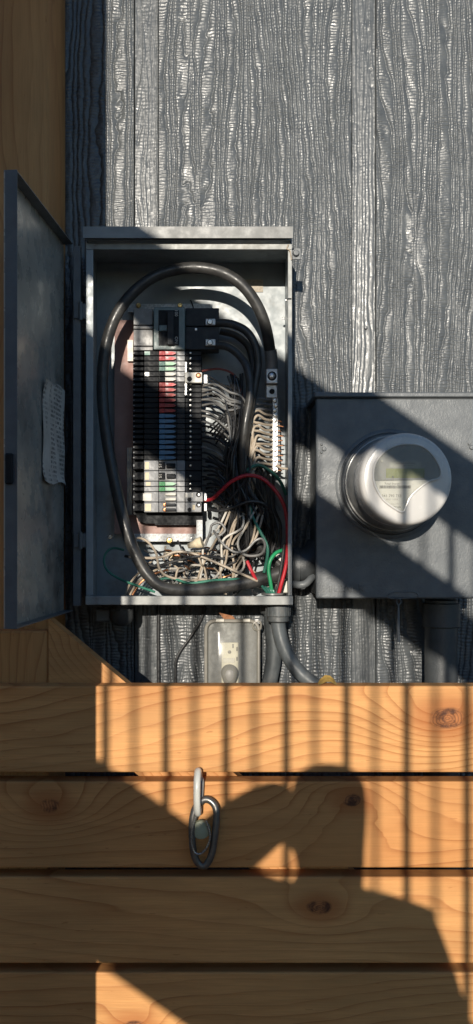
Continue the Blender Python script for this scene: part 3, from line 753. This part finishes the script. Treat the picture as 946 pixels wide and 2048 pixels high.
wire([(488, 944, 1.815), (515, 930, 1.82), (540, 942, 1.825), (560, 962, 1.83), (572, 990, 1.84)], 0.0032, M_WDGN, 'dark green wire crossing below the terminal bar', n=9)
for k in range(4):
    wire([(524+k*6, 1172+k*2, 1.79), (532+k*5, 1182, 1.785), (540+k*3, 1196, 1.79)], 0.0026, M_WDGN, 'short green wire end fanning out at the conduit bushing', 'green wire ends at the bushing', per=4)
# grey arcs in the dark hollow
for k in range(5):
    wire([(428+k*4, 1010+k*5, 1.835), (424+k*6, 975+k*2, 1.83), (440+k*9, 945-k*3, 1.835), (470+k*10, 930+k*4, 1.845), (505+k*8, 940+k*6, 1.855), (540+k*5, 985+k*9, 1.865)], 0.0018, M_WGRY, 'thin grey wire arching through the dark hollow right of the breakers', 'grey arching wires')
for k in range(12):
    q = rnd.random()
    wire([(412+J(6), 905+k*9, 1.84), (430+J(6), 912+k*8, 1.825), (452+J(10), 938+k*7+J(8), 1.82+J(0.01)), (476+J(14), 985+k*5+J(10), 1.825+J(0.015)), (500+J(22), 1045+J(14), 1.84+J(0.015)), (515+J(30), 1100+J(16), 1.855)], 0.0022, M_WBLK,
         'black wire sagging from the lower breakers towards the conduit corner', 'black wires sagging from the lower breakers')
for k in range(7):
    wire([(470+k*8, 905+J(10), 1.85), (496+k*8, 945+J(10), 1.845), (515+k*6+J(6), 1000+J(12), 1.85), (520+k*6+J(8), 1060+J(12), 1.855), (525+k*4+J(10), 1120+J(10), 1.86)], 0.0026, M_WBLK,
         'black wire running down behind the bright red arch', 'black wires behind the red arch')
# loops of the tangle at the bottom
wire([(410, 1092, 1.80), (420, 1066, 1.795), (424, 1050, 1.795), (440, 1046, 1.795), (450, 1060, 1.795), (436, 1072, 1.795), (428, 1062, 1.80), (446, 1088, 1.79), (470, 1104, 1.785), (492, 1100, 1.785), (510, 1082, 1.785), (524, 1078, 1.785), (530, 1092, 1.785), (522, 1108, 1.787), (500, 1112, 1.79), (480, 1106, 1.795)], 0.0024, M_WGRY, 'grey wire curling into two loops above the tangle', per=9, n=9)
wire([(262, 1082, 1.80), (278, 1076, 1.795), (296, 1084, 1.79), (312, 1106, 1.79), (318, 1135, 1.792), (334, 1152, 1.795), (372, 1160, 1.80), (420, 1158, 1.81)], 0.0023, M_WTAN, 'tan wire curving in a tall hoop over the galvanised bracket', n=9)
wire([(262, 1112, 1.80), (290, 1116, 1.795), (324, 1114, 1.79), (350, 1104, 1.79), (382, 1106, 1.79), (420, 1120, 1.79), (470, 1142, 1.79), (515, 1162, 1.80)], 0.0025, M_WTAN, 'long cream wire sweeping across the middle of the tangle', n=9)
wire([(250, 1112, 1.81), (275, 1118, 1.80), (310, 1132, 1.795), (350, 1122, 1.79), (400, 1112, 1.79), (450, 1118, 1.80)], 0.0028, M_WBLK, 'long black wire lying across the terminals of the ground bar', n=9)
wire([(248, 1100, 1.82), (226, 1096, 1.815), (212, 1106, 1.81), (208, 1124, 1.805), (216, 1142, 1.80), (240, 1158, 1.795), (276, 1172, 1.79), (310, 1184, 1.795)], 0.0023, M_WDGN, 'green wire looping out to the left wall of the panel', n=9)
wire([(334, 1184, 1.80), (352, 1172, 1.795), (372, 1172, 1.793), (378, 1184, 1.795)], 0.0023, M_WGRN, 'small green wire hoop by the bottom lip', n=8)
wire([(300, 1164, 1.80), (340, 1156, 1.80), (380, 1166, 1.79), (430, 1160, 1.79), (480, 1158, 1.80)], 0.0024, M_WDGN, 'green wire lying along the bottom of the tangle', n=8)
rt = random.Random(21)
for k in range(58):
    u = rt.uniform(325, 508); v = rt.uniform(1098, 1182); a_ = rt.uniform(-0.6, 0.6) if k % 3 else rt.uniform(0.9, 2.0); L = rt.uniform(35, 95)
    pts = []; D = rt.uniform(1.80, 1.86)
    for q in range(5):
        t = q/4-0.5
        pts.append((min(548, max(275, u+math.cos(a_)*L*t+rt.uniform(-13, 13))), min(1190, max(1052, v+math.sin(a_)*L*t*0.8+rt.uniform(-9, 9))), D+rt.uniform(-0.012, 0.012)))
    kind = [(M_WTAN, 'tan'), (M_WBLK, 'black'), (M_WWHT, 'white'), (M_WBLK, 'black'), (M_WGRY, 'grey'), (M_COPPER, 'bare copper')][k % 6]
    wire(pts, 0.0016 if kind[1] == 'bare copper' else rt.uniform(0.0014, 0.0021), kind[0], kind[1]+' wire tangled in the heap at the bottom of the panel', kind[1]+' wires of the bottom tangle', per=6)
for k in range(9):
    u0 = 430+k*9+rt.uniform(-5, 5)
    wire([(u0+30, 1010+rt.uniform(-8, 18), 1.815), (u0+14+rt.uniform(-14, 14), 1050+rt.uniform(-10, 10), 1.805), (u0-4+rt.uniform(-18, 18), 1088+rt.uniform(-8, 8), 1.80+rt.uniform(-.01, .02)), (u0-22+rt.uniform(-22, 22), 1135+rt.uniform(-10, 10), 1.805), (u0-30+rt.uniform(-20, 20), 1172, 1.82)], 0.0022, M_WTAN if k % 3 else M_WWHT,
         'pale wire hanging from the bundle into the bottom tangle', 'pale wires hanging into the tangle')
for k in range(4):
    wire([(250+k*5, 1190, 1.80), (262+k*7, 1164, 1.80), (282+k*9, 1142+k*2, 1.805), (306+k*12, 1120+k*6, 1.82)], 0.0022, (M_WTAN, M_WBLK, M_WTAN, M_COPPER)[k],
         ('tan wire rising at the left end of the bottom tangle', 'black wire rising at the left end of the bottom tangle', 'tan wire rising at the left end of the bottom tangle', 'bare copper wire rising at the left end of the bottom tangle')[k], 'wires at the left end of the tangle')
wire([(494, 1122, 1.80), (502, 1140, 1.797), (512, 1160, 1.80)], 0.0032, M_WRED, 'short red wire end in the fan of pale wires', per=5)
# wire connector cap
wc = MB(); a_ = W(404, 1084, 1.79); b2 = W(376, 1092, 1.795)
wc.tube([a_, a_+(b2-a_)*0.3, a_+(b2-a_)*0.6, b2], [0.0105, 0.0100, 0.0065, 0.0050], 14)
tag(wc.build('wire_connector', M_STICK, None, True), 'beige twist-on wire connector above the tangle', 'connector')

# ------------------------------------------------------------------ meter box and meter
MF = 1.75
mxl, mxr, mzt, mzb = X(632, MF), X(958, MF), Z(796, MF), Z(1197, MF)
mbx = thing('meter_box', ((mxl+mxr)/2, -0.005, mzb), 'charcoal painted metal meter box on the siding right of the open panel', 'meter box')
MB().box(mxl+0.004, mxr-0.004, Y(MF)+0.012, -0.006, mzb+0.004, mzt-0.002, 0.002).build('housing', M_BOX, mbx)
MB().box(mxl, mxr, Y(MF), Y(MF)+0.0118, mzb, mzt, 0.003, 2).build('cover', M_BOX, mbx)
MB().box(mxl-0.004, mxr+0.004, Y(MF)-0.008, -0.006, mzt+0.0005, mzt+0.0095, 0.002).build('top_flange', M_BOX, mbx)
for (u, v, r) in ((648, 898, 0.0042), (643, 889, 0.0024), (643, 905, 0.0024), (943, 895, 0.0042), (938, 888, 0.0024)):
    screw(W(u, v, MF-0.0001), r, M_BOX, mbx, 'rivet', 0.003)
text('MILBANK', 0.0185, W(646, 1177, MF-0.0004), M_BOX, mbx, 'raised_lettering', extrude=0.0020, align='LEFT')
lt = [W(775+dx, 1190+dy_, MF-0.0006) for dx, dy_ in ((0, 4), (4, -2), (16, -6), (40, -7), (56, -5), (61, 0), (56, 5), (40, 6), (12, 7))]
MB().tube(smooth_path(lt, 5, True), 0.0011, 6, closed=True).build('embossed_tab', M_BOX, mbx, True)
MC = Vector((X(813, 1.60), Y(MF), Z(958, 1.60)))
MB().lathe([(0.1000, -0.0002), (0.1000, -0.002), (0.0965, -0.0042), (0.0935, -0.0042), (0.0925, -0.002), (0.0910, -0.0025), (0.0910, -0.018), (0.0890, -0.0215), (0.0850, -0.022), (0.0850, -0.010)], MC, 72).build('socket_ring', M_BOX, mbx, True)
meter = thing('electric_meter', (MC.x, MC.y, MC.z-0.085), 'round pale plastic electric meter with display plugged into the charcoal box', 'meter')
FD = MF-1.60
MB().lathe([(0.0835, -0.0225), (0.0875, -0.0225), (0.0875, -0.030), (0.0860, -0.033), (0.0850, -0.033), (0.0835, -0.034), (0.0820, -0.050), (0.0800, -0.055), (0.0790, -0.085)], MC, 72).build('meter_base', M_RING, meter, True)
shell = MB().lathe([(0.0780, -0.0855), (0.0792, -0.0855), (0.0800, -0.089), (0.0788, -0.120), (0.0780, -0.138), (0.0762, -0.1455), (0.0730, -0.1492), (0.0690, -0.1500), (0.0600, -0.1503), (0.020, -0.1505)], MC, 80).build('meter_cover', M_METER, meter, True)
FDm = 1.60
wo = [(812, 888), (842, 892), (865, 910), (879, 934), (881.5, 948), (876, 957), (857, 963), (837, 977), (820, 994), (811, 1013), (805, 1024), (791, 1018), (767, 1000), (751, 974), (746, 949), (752, 923), (769, 903), (789, 892)]
ol = smooth_path([W(a, b, FDm) for a, b in wo], 4, True)
yF = MC.y-0.1506
plate = MB().prism([(p.x, p.z) for p in ol], yF-0.0012, yF+0.0005).build('face_plate', M_FACE, meter)
MB().tube([(p.x, yF-0.0014, p.z) for p in ol], 0.0021, 8, closed=True).build('window_bead', M_METER, meter, True)
zc = Z(957.5, FDm)
lo = [(p.x, p.z) for p in ol if p.z < zc]
k0 = min(range(len(lo)), key=lambda i: -lo[i][0])
low = sorted(lo, key=lambda p: math.atan2(p[1]-(zc-0.015), p[0]-X(798, FDm)))
low = [(X(799, FDm)+(p[0]-X(799, FDm))*0.965, (zc-0.001)+(p[1]-zc)*0.955) for p in low]
lab = MB().prism(low, yF-0.0017, yF-0.0013).build('rating_label', M_LABEL, meter)
FDp = FDm-0.0016
MB().box(X(772, FDp), X(849, FDp), yF-0.0016, yF-0.0013, Z(956, FDp), Z(937, FDp)).build('display', M_LCD, meter)
dsp = MB().box(X(780, FDp), X(842, FDp), yF-0.0016, yF-0.0013, Z(935, FDp), Z(924, FDp), 0).build('display_sticker', M_RING, meter)
yT = yF-0.0018
def mtext(s, size, u, v, m, par): return text(s, size, (X(u, FDp), yT, Z(v, FDp)), m, par, extrude=0.00005)
mtext('ELECTRICITY METER SERIAL', 0.0026, 811, 927, M_INK, dsp)
mtext('240 V   60 Hz', 0.0026, 815, 931.5, M_INK, dsp)
mtext('CL200 240V FM2S 3W TYPE C1SR 1.0 Kh', 0.0031, 793, 961, M_INK, lab)
mtext('Total Energy', 0.0050, 784, 967.5, M_INK, lab)
mtext('341 793 733', 0.0066, 783, 992, M_INK, lab)
mtext('P010   12028', 0.0036, 784, 999, M_INKG, lab)
mtext('Made in USA', 0.0024, 790, 1008, M_INKG, lab)
mtext('Itron', 0.0062, 794, 1014, M_INK, lab)
bc = MB(); u = 759.0; rb = random.Random(3)
while u < 821:
    w_ = rb.choice((0.6, 0.9, 1.4)); bc.box(X(u, FDp), X(u+w_, FDp), yT-0.0001, yT+0.0001, Z(977, FDp), Z(971, FDp)); u += w_+rb.choice((0.5, 0.8))
bc.build('barcode', M_INK, lab)
screw((X(764, FDp), yF-0.0012, Z(922, FDp)), 0.0024, M_RING, meter, 'face_screw', 0.001)
MB().box(X(784, FDp), X(787, FDp), yT-0.0001, yT+0.0001, Z(955.5, FDp), Z(952.5, FDp)).build('display_digit', M_INK, meter)
MB().prism([(MC.x+(p.x-MC.x)*0.985, MC.z+(p.z-MC.z)*0.985) for p in ol], yF-0.0034, yF-0.0026).build('window_pane', M_CLEARM, meter)
# hanging seal
sl = MB(); sl.tube(smooth_path([W(793, 1203, 1.742), W(797, 1197, 1.738), W(802, 1203, 1.742), W(797, 1210, 1.742)], 5, True), 0.0012, 7, closed=True)
seal = thing('meter_seal', W(797, 1292, 1.74), 'dark hanging seal strap below the meter box', 'seal')
sl.build('ring', M_BOX, seal, True)
s2 = MB(); s2.tube([W(797, 1210, 1.742), W(797, 1222, 1.742), W(796.5, 1255, 1.743), W(797, 1280, 1.742)], [0.0012, 0.0022, 0.0030, 0.0032], 8); s2.build('strap', M_BOX, seal, True)
MB().tube([W(797, 1280, 1.742), W(797, 1284, 1.742)], 0.0038, 10).build('tag', M_BOX, seal, True)

# ------------------------------------------------------------------ conduits
def conduit(name, pts, r, m, label, n=24, per=8, group=None): 
    root = thing(name, W(*pts[-1]), label, 'conduit', group)
    MB().tube(smooth_path([W(*p) for p in pts], per), r, n).build('pipe', m, root, True)
    return root
c1 = conduit('flexible_conduit', [(555, 1222, 1.79), (558, 1260, 1.79), (570, 1300, 1.788), (595, 1340, 1.785), (632, 1370, 1.78), (690, 1395, 1.775), (760, 1420, 1.77)], 0.0135, M_CONDUIT, 'grey flexible conduit curving from the panel bottom towards the dry leaf')
hub = MB(); hub.lathe([(0.0185, 0.0), (0.0225, -0.002), (0.0225, -0.020), (0.0205, -0.022), (0.0205, -0.030), (0.016, -0.033)], W(556, 1209.5, 1.79), 12, 'z'); hub.build('connector', M_CONDUIT, c1, True)
for k in range(12):
    a_ = k*math.pi/6; c = W(556, 1222, 1.79); 
    MB().box(-0.0018, 0.0018, -0.0012, 0.0012, -0.009, 0.009, 0.0004, M=Matrix.Translation(c+Vector((math.cos(a_)*0.0222, math.sin(a_)*0.0222, 0))) @ Matrix.Rotation(a_+math.pi/2, 4, 'Z')).build('grip_rib', M_CONDUIT, c1)
c2 = conduit('flexible_conduit', [(541, 1214, 1.85), (545, 1260, 1.85), (548, 1310, 1.852), (540, 1360, 1.855), (528, 1420, 1.86), (520, 1500, 1.86)], 0.0150, M_CONDUIT, 'second grey conduit dropping straight down behind the curved one')
MB().lathe([(0.019, 0), (0.021, -0.003), (0.021, -0.018), (0.018, -0.022)], W(541, 1204, 1.85), 12, 'z').build('connector', M_CONDUIT, c2, True)
el = conduit('elbow_conduit', [(586, 1132, 1.83), (598, 1131, 1.825), (612, 1128, 1.825), (628, 1118, 1.83), (640, 1100, 1.84)], 0.030, M_PVC, 'fat charcoal painted elbow conduit joining the panel to the meter box', 28)
MB().lathe([(0.034, 0.0), (0.036, 0.003), (0.036, 0.012), (0.032, 0.014)], W(585, 1132, 1.83), 28, 'x').build('lock_collar', M_PVC, el, True)
MB().tube(smooth_path([W(588, 1168, 1.81), W(600, 1170, 1.80), (W(613, 1166, 1.80)), W(626, 1152, 1.81)], 6), 0.007, 12).build('clamp', M_BOX, el, True)
pv = conduit('riser_conduit', [(882, 1200, 1.84), (882, 1300, 1.84), (882, 1500, 1.84), (882, 2300, 1.84)], 0.031, M_PVC, 'wide charcoal painted riser conduit under the meter box', 32, 3)
MB().lathe([(0.032, 0), (0.036, -0.002), (0.036, -0.045), (0.0335, -0.047)], W(882, 1205, 1.84), 32, 'z').build('coupling', M_PVC, pv, True)
pk = thing('conduit_plug', W(243, 1250, 1.82), 'rounded black conduit plug under the panel by the pebbled strip', 'plug')
MB().lathe([(0.019, 0.02), (0.019, 0.010), (0.0225, 0.008), (0.0225, -0.004), (0.020, -0.013), (0.014, -0.019), (0.006, -0.022)], W(243, 1229, 1.82), 28, 'z').build('cap', M_PVC, pk, True)
MB().lathe([(0.024, 0.012), (0.024, 0.0085)], W(243, 1229, 1.82), 8, 'z').build('lock_nut', M_PVC, pk, True)
hbk = tag(MB().pbox(190, 222, 1218, 1244, 1.82, 1.86, 0.003).build('hub_block', M_BOX), 'small square painted hub under the left corner of the panel', 'hub')

# thin cables on the siding
tag(MB().tube(smooth_path([W(408, 1206, 1.888), W(404, 1234, 1.892), (W(385, 1268, 1.893)), W(362, 1300, 1.893), W(352, 1322, 1.893), W(351, 1350, 1.893), W(351, 1420, 1.893)], 6), 0.0026, 9).build('thin_cable', M_WBLK, None, True),
    'thin black cable bending down the siding beside the outlet cover', 'cable')
tag(MB().tube([W(317, 1205, 1.893), W(316.5, 1290, 1.893), W(317, 1430, 1.893)], 0.0033, 9).build('thin_cable', M_WBLK, None, True),
    'straight black cable running down the siding edge beside the pebbled strip', 'cable')

# ------------------------------------------------------------------ weatherproof outlet cover
OD = 1.83
oc = thing('outlet_cover', W(462, 1420, 1.87), 'clear bubble weatherproof outlet cover with a plug inside', 'outlet cover')
def rrect(u0, u1, v0, v1, D, rad, n=6, taper=0):
    x0, x1, z0, z1 = X(u0, D), X(u1, D), Z(v1, D), Z(v0, D); pts = []
    for (cx_, cz_, a0) in ((x1-rad, z1-rad, 0), (x0+rad, z1-rad, 90), (x0+rad, z0+rad, 180), (x1-rad, z0+rad, 270)):
        for k in range(n+1):
            a = math.radians(a0+90*k/n); pts.append((cx_+rad*math.cos(a), cz_+rad*math.sin(a)))
    return pts
def loft(loops):
    mb = MB(); n = len(loops[0][0])
    for (pts, y) in loops: mb.v += [(p[0], y, p[1]) for p in pts]
    for i in range(len(loops)-1):
        for k in range(n): mb.f.append((i*n+k, i*n+(k+1) % n, (i+1)*n+(k+1) % n, (i+1)*n+k))
    return mb
base = loft([(rrect(413, 516, 1243, 1432, OD+0.03, 0.016), Y(1.897)), (rrect(413, 516, 1243, 1432, OD+0.03, 0.016), Y(OD+0.022)), (rrect(417, 512, 1247, 1428, OD+0.03, 0.014), Y(OD+0.021))])
n_ = 28; base.f.append(tuple(range(2*n_, 3*n_)))
base.build('back_box', M_BODYG, oc, True)
cv = loft([(rrect(412, 517, 1242, 1432, OD+0.02, 0.017), Y(OD+0.0205)), (rrect(412, 517, 1242, 1432, OD+0.02, 0.017), Y(OD+0.013)), (rrect(417, 511, 1248, 1428, OD, 0.015), Y(OD+0.004)), (rrect(423, 505, 1255, 1422, OD, 0.013), Y(OD-0.006)), (rrect(430, 499, 1262, 1416, OD, 0.011), Y(OD-0.009))])
cv.f.append(tuple(range(4*n_, 5*n_)))
cv.build('bubble_cover', M_COVER, oc, True)
rim = rrect(412, 517, 1242, 1432, OD+0.013, 0.017, 6)
MB().tube([(p[0], Y(OD+0.014), p[1]) for p in rim], 0.0036, 8, closed=True).build('rim', M_GASKET, oc, True)
for (u0, u1) in ((432, 448), (486, 500)):
    MB().cyl(W(u0, 1241, OD+0.008), W(u1, 1241, OD+0.008), 0.0036, 12).build('hinge_knuckle', M_WHITE, oc, True)
tb = [W(512+dx, 1252+dy_, OD+0.012) for dx, dy_ in ((-4, 6), (-6, -2), (0, -9), (8, -8), (10, 0), (6, 8))]
MB().tube(smooth_path(tb, 5, True), 0.0020, 8, closed=True).build('padlock_tab', M_GASKET, oc, True)
op = MB().pbox(442, 478, 1284, 1378, 1.850, 1.856, 0.002).build('outlet', M_OUTLET, oc)
MB().pbox(446, 470, 1316, 1326, 1.8485, 1.8499, 0.0006).build('test_buttons', M_WHITE, op)
screw(W(459, 1304, 1.8499), 0.0035, M_PLUG, op, 'ground_slot', 0.0006)
for (u, v) in ((466, 1292), (474, 1298), (474, 1318)): MB().pbox(u-1.5, u+1.5, v-4, v+4, 1.8490, 1.8499).build('slot', M_PLUG, op)
pg = MB(); pg.tube(smooth_path([W(459, 1336, 1.843), W(459, 1346, 1.835), W(459, 1362, 1.835), W(459, 1385, 1.842), W(459, 1430, 1.846)], 4), [0.010, 0.0130, 0.0150, 0.0160, 0.0165, 0.0160, 0.0150, 0.0138, 0.012, 0.010, 0.008, 0.006, 0.005, 0.0045, 0.004, 0.004, 0.004], 18)
plug = thing('power_plug', W(459, 1430, 1.846), 'round-headed grey power plug under the clear bubble cover', 'plug')
pg.build('plug_body', M_PLUG, plug, True)
for k in range(5): MB().pbox(449, 469, 1347+k*5, 1349+k*5, 1.8265, 1.830, 0.0006).build('grip_rib', M_PLUG, plug)
ru = MB(); ru.prism([(X(437, 1.86), Z(1225, 1.86)), (X(466, 1.86), Z(1232, 1.86)), (X(474, 1.86), Z(1244, 1.86)), (X(452, 1.86), Z(1243, 1.86))], Y(1.86), Y(1.863))
tag(ru.build('rusty_tab', M_RUST), 'small rusty metal tab above the clear outlet cover', 'bracket')

# ------------------------------------------------------------------ dry leaf on the top board
lf = MB(); Dl = 1.57
cols_ = [(634, 1369, 0), (640, 1358, 2), (650, 1350, 5), (660, 1351, 4), (668, 1358, 2), (674, 1368, 0)]
for i, (u, v, q) in enumerate(cols_):
    lf.v += [W(u, v, Dl+0.010)[:], W(u+1, min(1371, v+5+q), Dl-0.004)[:], W(u+2, min(1371.5, v+9+q), Dl-0.018+0.004*(i % 2))[:]]
for i in range(5):
    for k in range(2): lf.f.append((i*3+k, (i+1)*3+k, (i+1)*3+k+1, i*3+k+1))
tag(lf.build('dry_leaf', M_LEAF, None, True), 'curled yellow dry leaf lying on the top gate board', 'leaf')

# ------------------------------------------------------------------ link and carabiner on the gate
Dc = 1.528
lk = []
for k in range(28):
    a = 2*math.pi*k/28; ca, sa = math.cos(a), math.sin(a)
    lk.append(W(396, 1584, Dc)+Vector((0.0015*ca, 0.017*ca, 0.0335*sa)))
tag(MB().tube(lk, 0.0056, 12, closed=True).build('chain_link', M_LINK, None, True), 'white coated oval link hooked over the second gate board', 'link')
st = MB().tube(smooth_path([W(404, 1556, 1.56), W(405, 1562, 1.542), W(404, 1580, 1.538), W(402, 1604, 1.535)], 5), 0.0028, 8)
tag(st.build('eye_screw', M_RING, None, True), 'small grey eye screw in the gap behind the white link', 'eye screw')
cb = thing('carabiner', W(410, 1738, Dc), 'grey metal carabiner hanging from the white link', 'carabiner')
Dk = 1.532
cp = [(398, 1608), (406, 1600), (418, 1600), (429, 1610), (433, 1626), (431, 1660), (424, 1705), (412, 1730), (398, 1728), (388, 1708), (384, 1670), (385, 1640), (390, 1618)]
MB().tube(smooth_path([W(u, v, Dk+0.003*math.sin(i)) for i, (u, v) in enumerate(cp)], 6, True), 0.0058, 12, closed=True).build('body', M_CARAB, cb, True)
gp_ = [(401, 1614), (392, 1635), (384, 1662), (384, 1690), (391, 1706), (404, 1706), (416, 1690), (420, 1668), (412, 1640)]
MB().tube(smooth_path([W(u, v, Dk-0.008) for (u, v) in gp_], 6, False), 0.0018, 8).build('wire_gate', M_CHROME, cb, True)
gt = thing('round_tag', W(402, 1690, Dk-0.004), 'pale green round plastic tag hanging inside the carabiner', 'tag')
MB().lathe([(0.004, 0.004), (0.0140, 0.003), (0.0155, 0.0), (0.0140, -0.004), (0.005, -0.0055)], W(402, 1659, Dk-0.001), 26).build('disc', M_GLOW, gt, True)

# ------------------------------------------------------------------ the photographer, whose shadow falls on the gate
def person():
    Yp = Y(-0.28); d = WALL+0.28-(WALL-1.55)      # from figure to gate
    J_ = {'pelvis': (0.0, 0, -0.70), 'waist': (0.0, 0, -0.56), 'chest': (0, 0.0, -0.33), 'neck': (0, 0, -0.20), 'skull': (0.0, 0.03, -0.06), 'crown': (0.0, 0.02, 0.0),
          'sl': (-0.15, 0, -0.25), 'el': (-0.19, 0.10, -0.175), 'wl': (-0.085, 0.17, -0.115), 'hl': (-0.03, 0.17, -0.085),
          'sr': (0.14, 0, -0.27), 'er': (0.22, 0.01, -0.56), 'wr': (0.20, 0.08, -0.77), 'hr': (0.19, 0.10, -0.85),
          'hipl': (-0.09, 0, -0.76), 'kl': (-0.10, 0.02, -1.16), 'al': (-0.11, -0.02, -1.53), 'tl': (-0.12, 0.13, -1.59),
          'hipr': (0.09, 0, -0.76), 'kr': (0.10, 0.02, -1.16), 'ar': (0.11, -0.02, -1.53), 'tr': (0.12, 0.13, -1.59)}
    R_ = {'pelvis': .15, 'waist': .13, 'chest': .13, 'neck': .055, 'skull': .072, 'crown': .055, 'sl': .09, 'el': .07, 'wl': .055, 'hl': .045, 'sr': .06, 'er': .045, 'wr': .032, 'hr': .035,
          'hipl': .095, 'kl': .065, 'al': .042, 'tl': .034, 'hipr': .095, 'kr': .065, 'ar': .042, 'tr': .034}
    E_ = [('pelvis', 'waist'), ('waist', 'chest'), ('chest', 'neck'), ('neck', 'skull'), ('skull', 'crown'), ('chest', 'sl'), ('sl', 'el'), ('el', 'wl'), ('wl', 'hl'), ('chest', 'sr'), ('sr', 'er'), ('er', 'wr'), ('wr', 'hr'),
          ('pelvis', 'hipl'), ('hipl', 'kl'), ('kl', 'al'), ('al', 'tl'), ('pelvis', 'hipr'), ('hipr', 'kr'), ('kr', 'ar'), ('ar', 'tr')]
    ks = list(J_); me = bpy.data.meshes.new('person')
    ox = 0.187-AZ*d                               # head shadow centre on the boards
    me.from_pydata([(ox+J_[k][0], Yp+J_[k][1], J_[k][2]) for k in ks], [(ks.index(a), ks.index(b)) for a, b in E_], [])
    o = bpy.data.objects.new('person', me); COL.objects.link(o)
    sk = o.modifiers.new('skin', 'SKIN'); sk.use_smooth_shade = True
    for i, k in enumerate(ks):
        me.skin_vertices[0].data[i].radius = (R_[k]*(1.0), R_[k]*0.9)
        me.skin_vertices[0].data[i].use_root = (k == 'pelvis')
    ss = o.modifiers.new('sub', 'SUBSURF'); ss.levels = 2; ss.render_levels = 2
    me.materials.append(plain('dark_clothing', (0.08, 0.09, 0.12), 0.9, 0, 0.2))
    tag(o, 'person in dark clothes facing the open panel with one hand raised', 'person')
person()
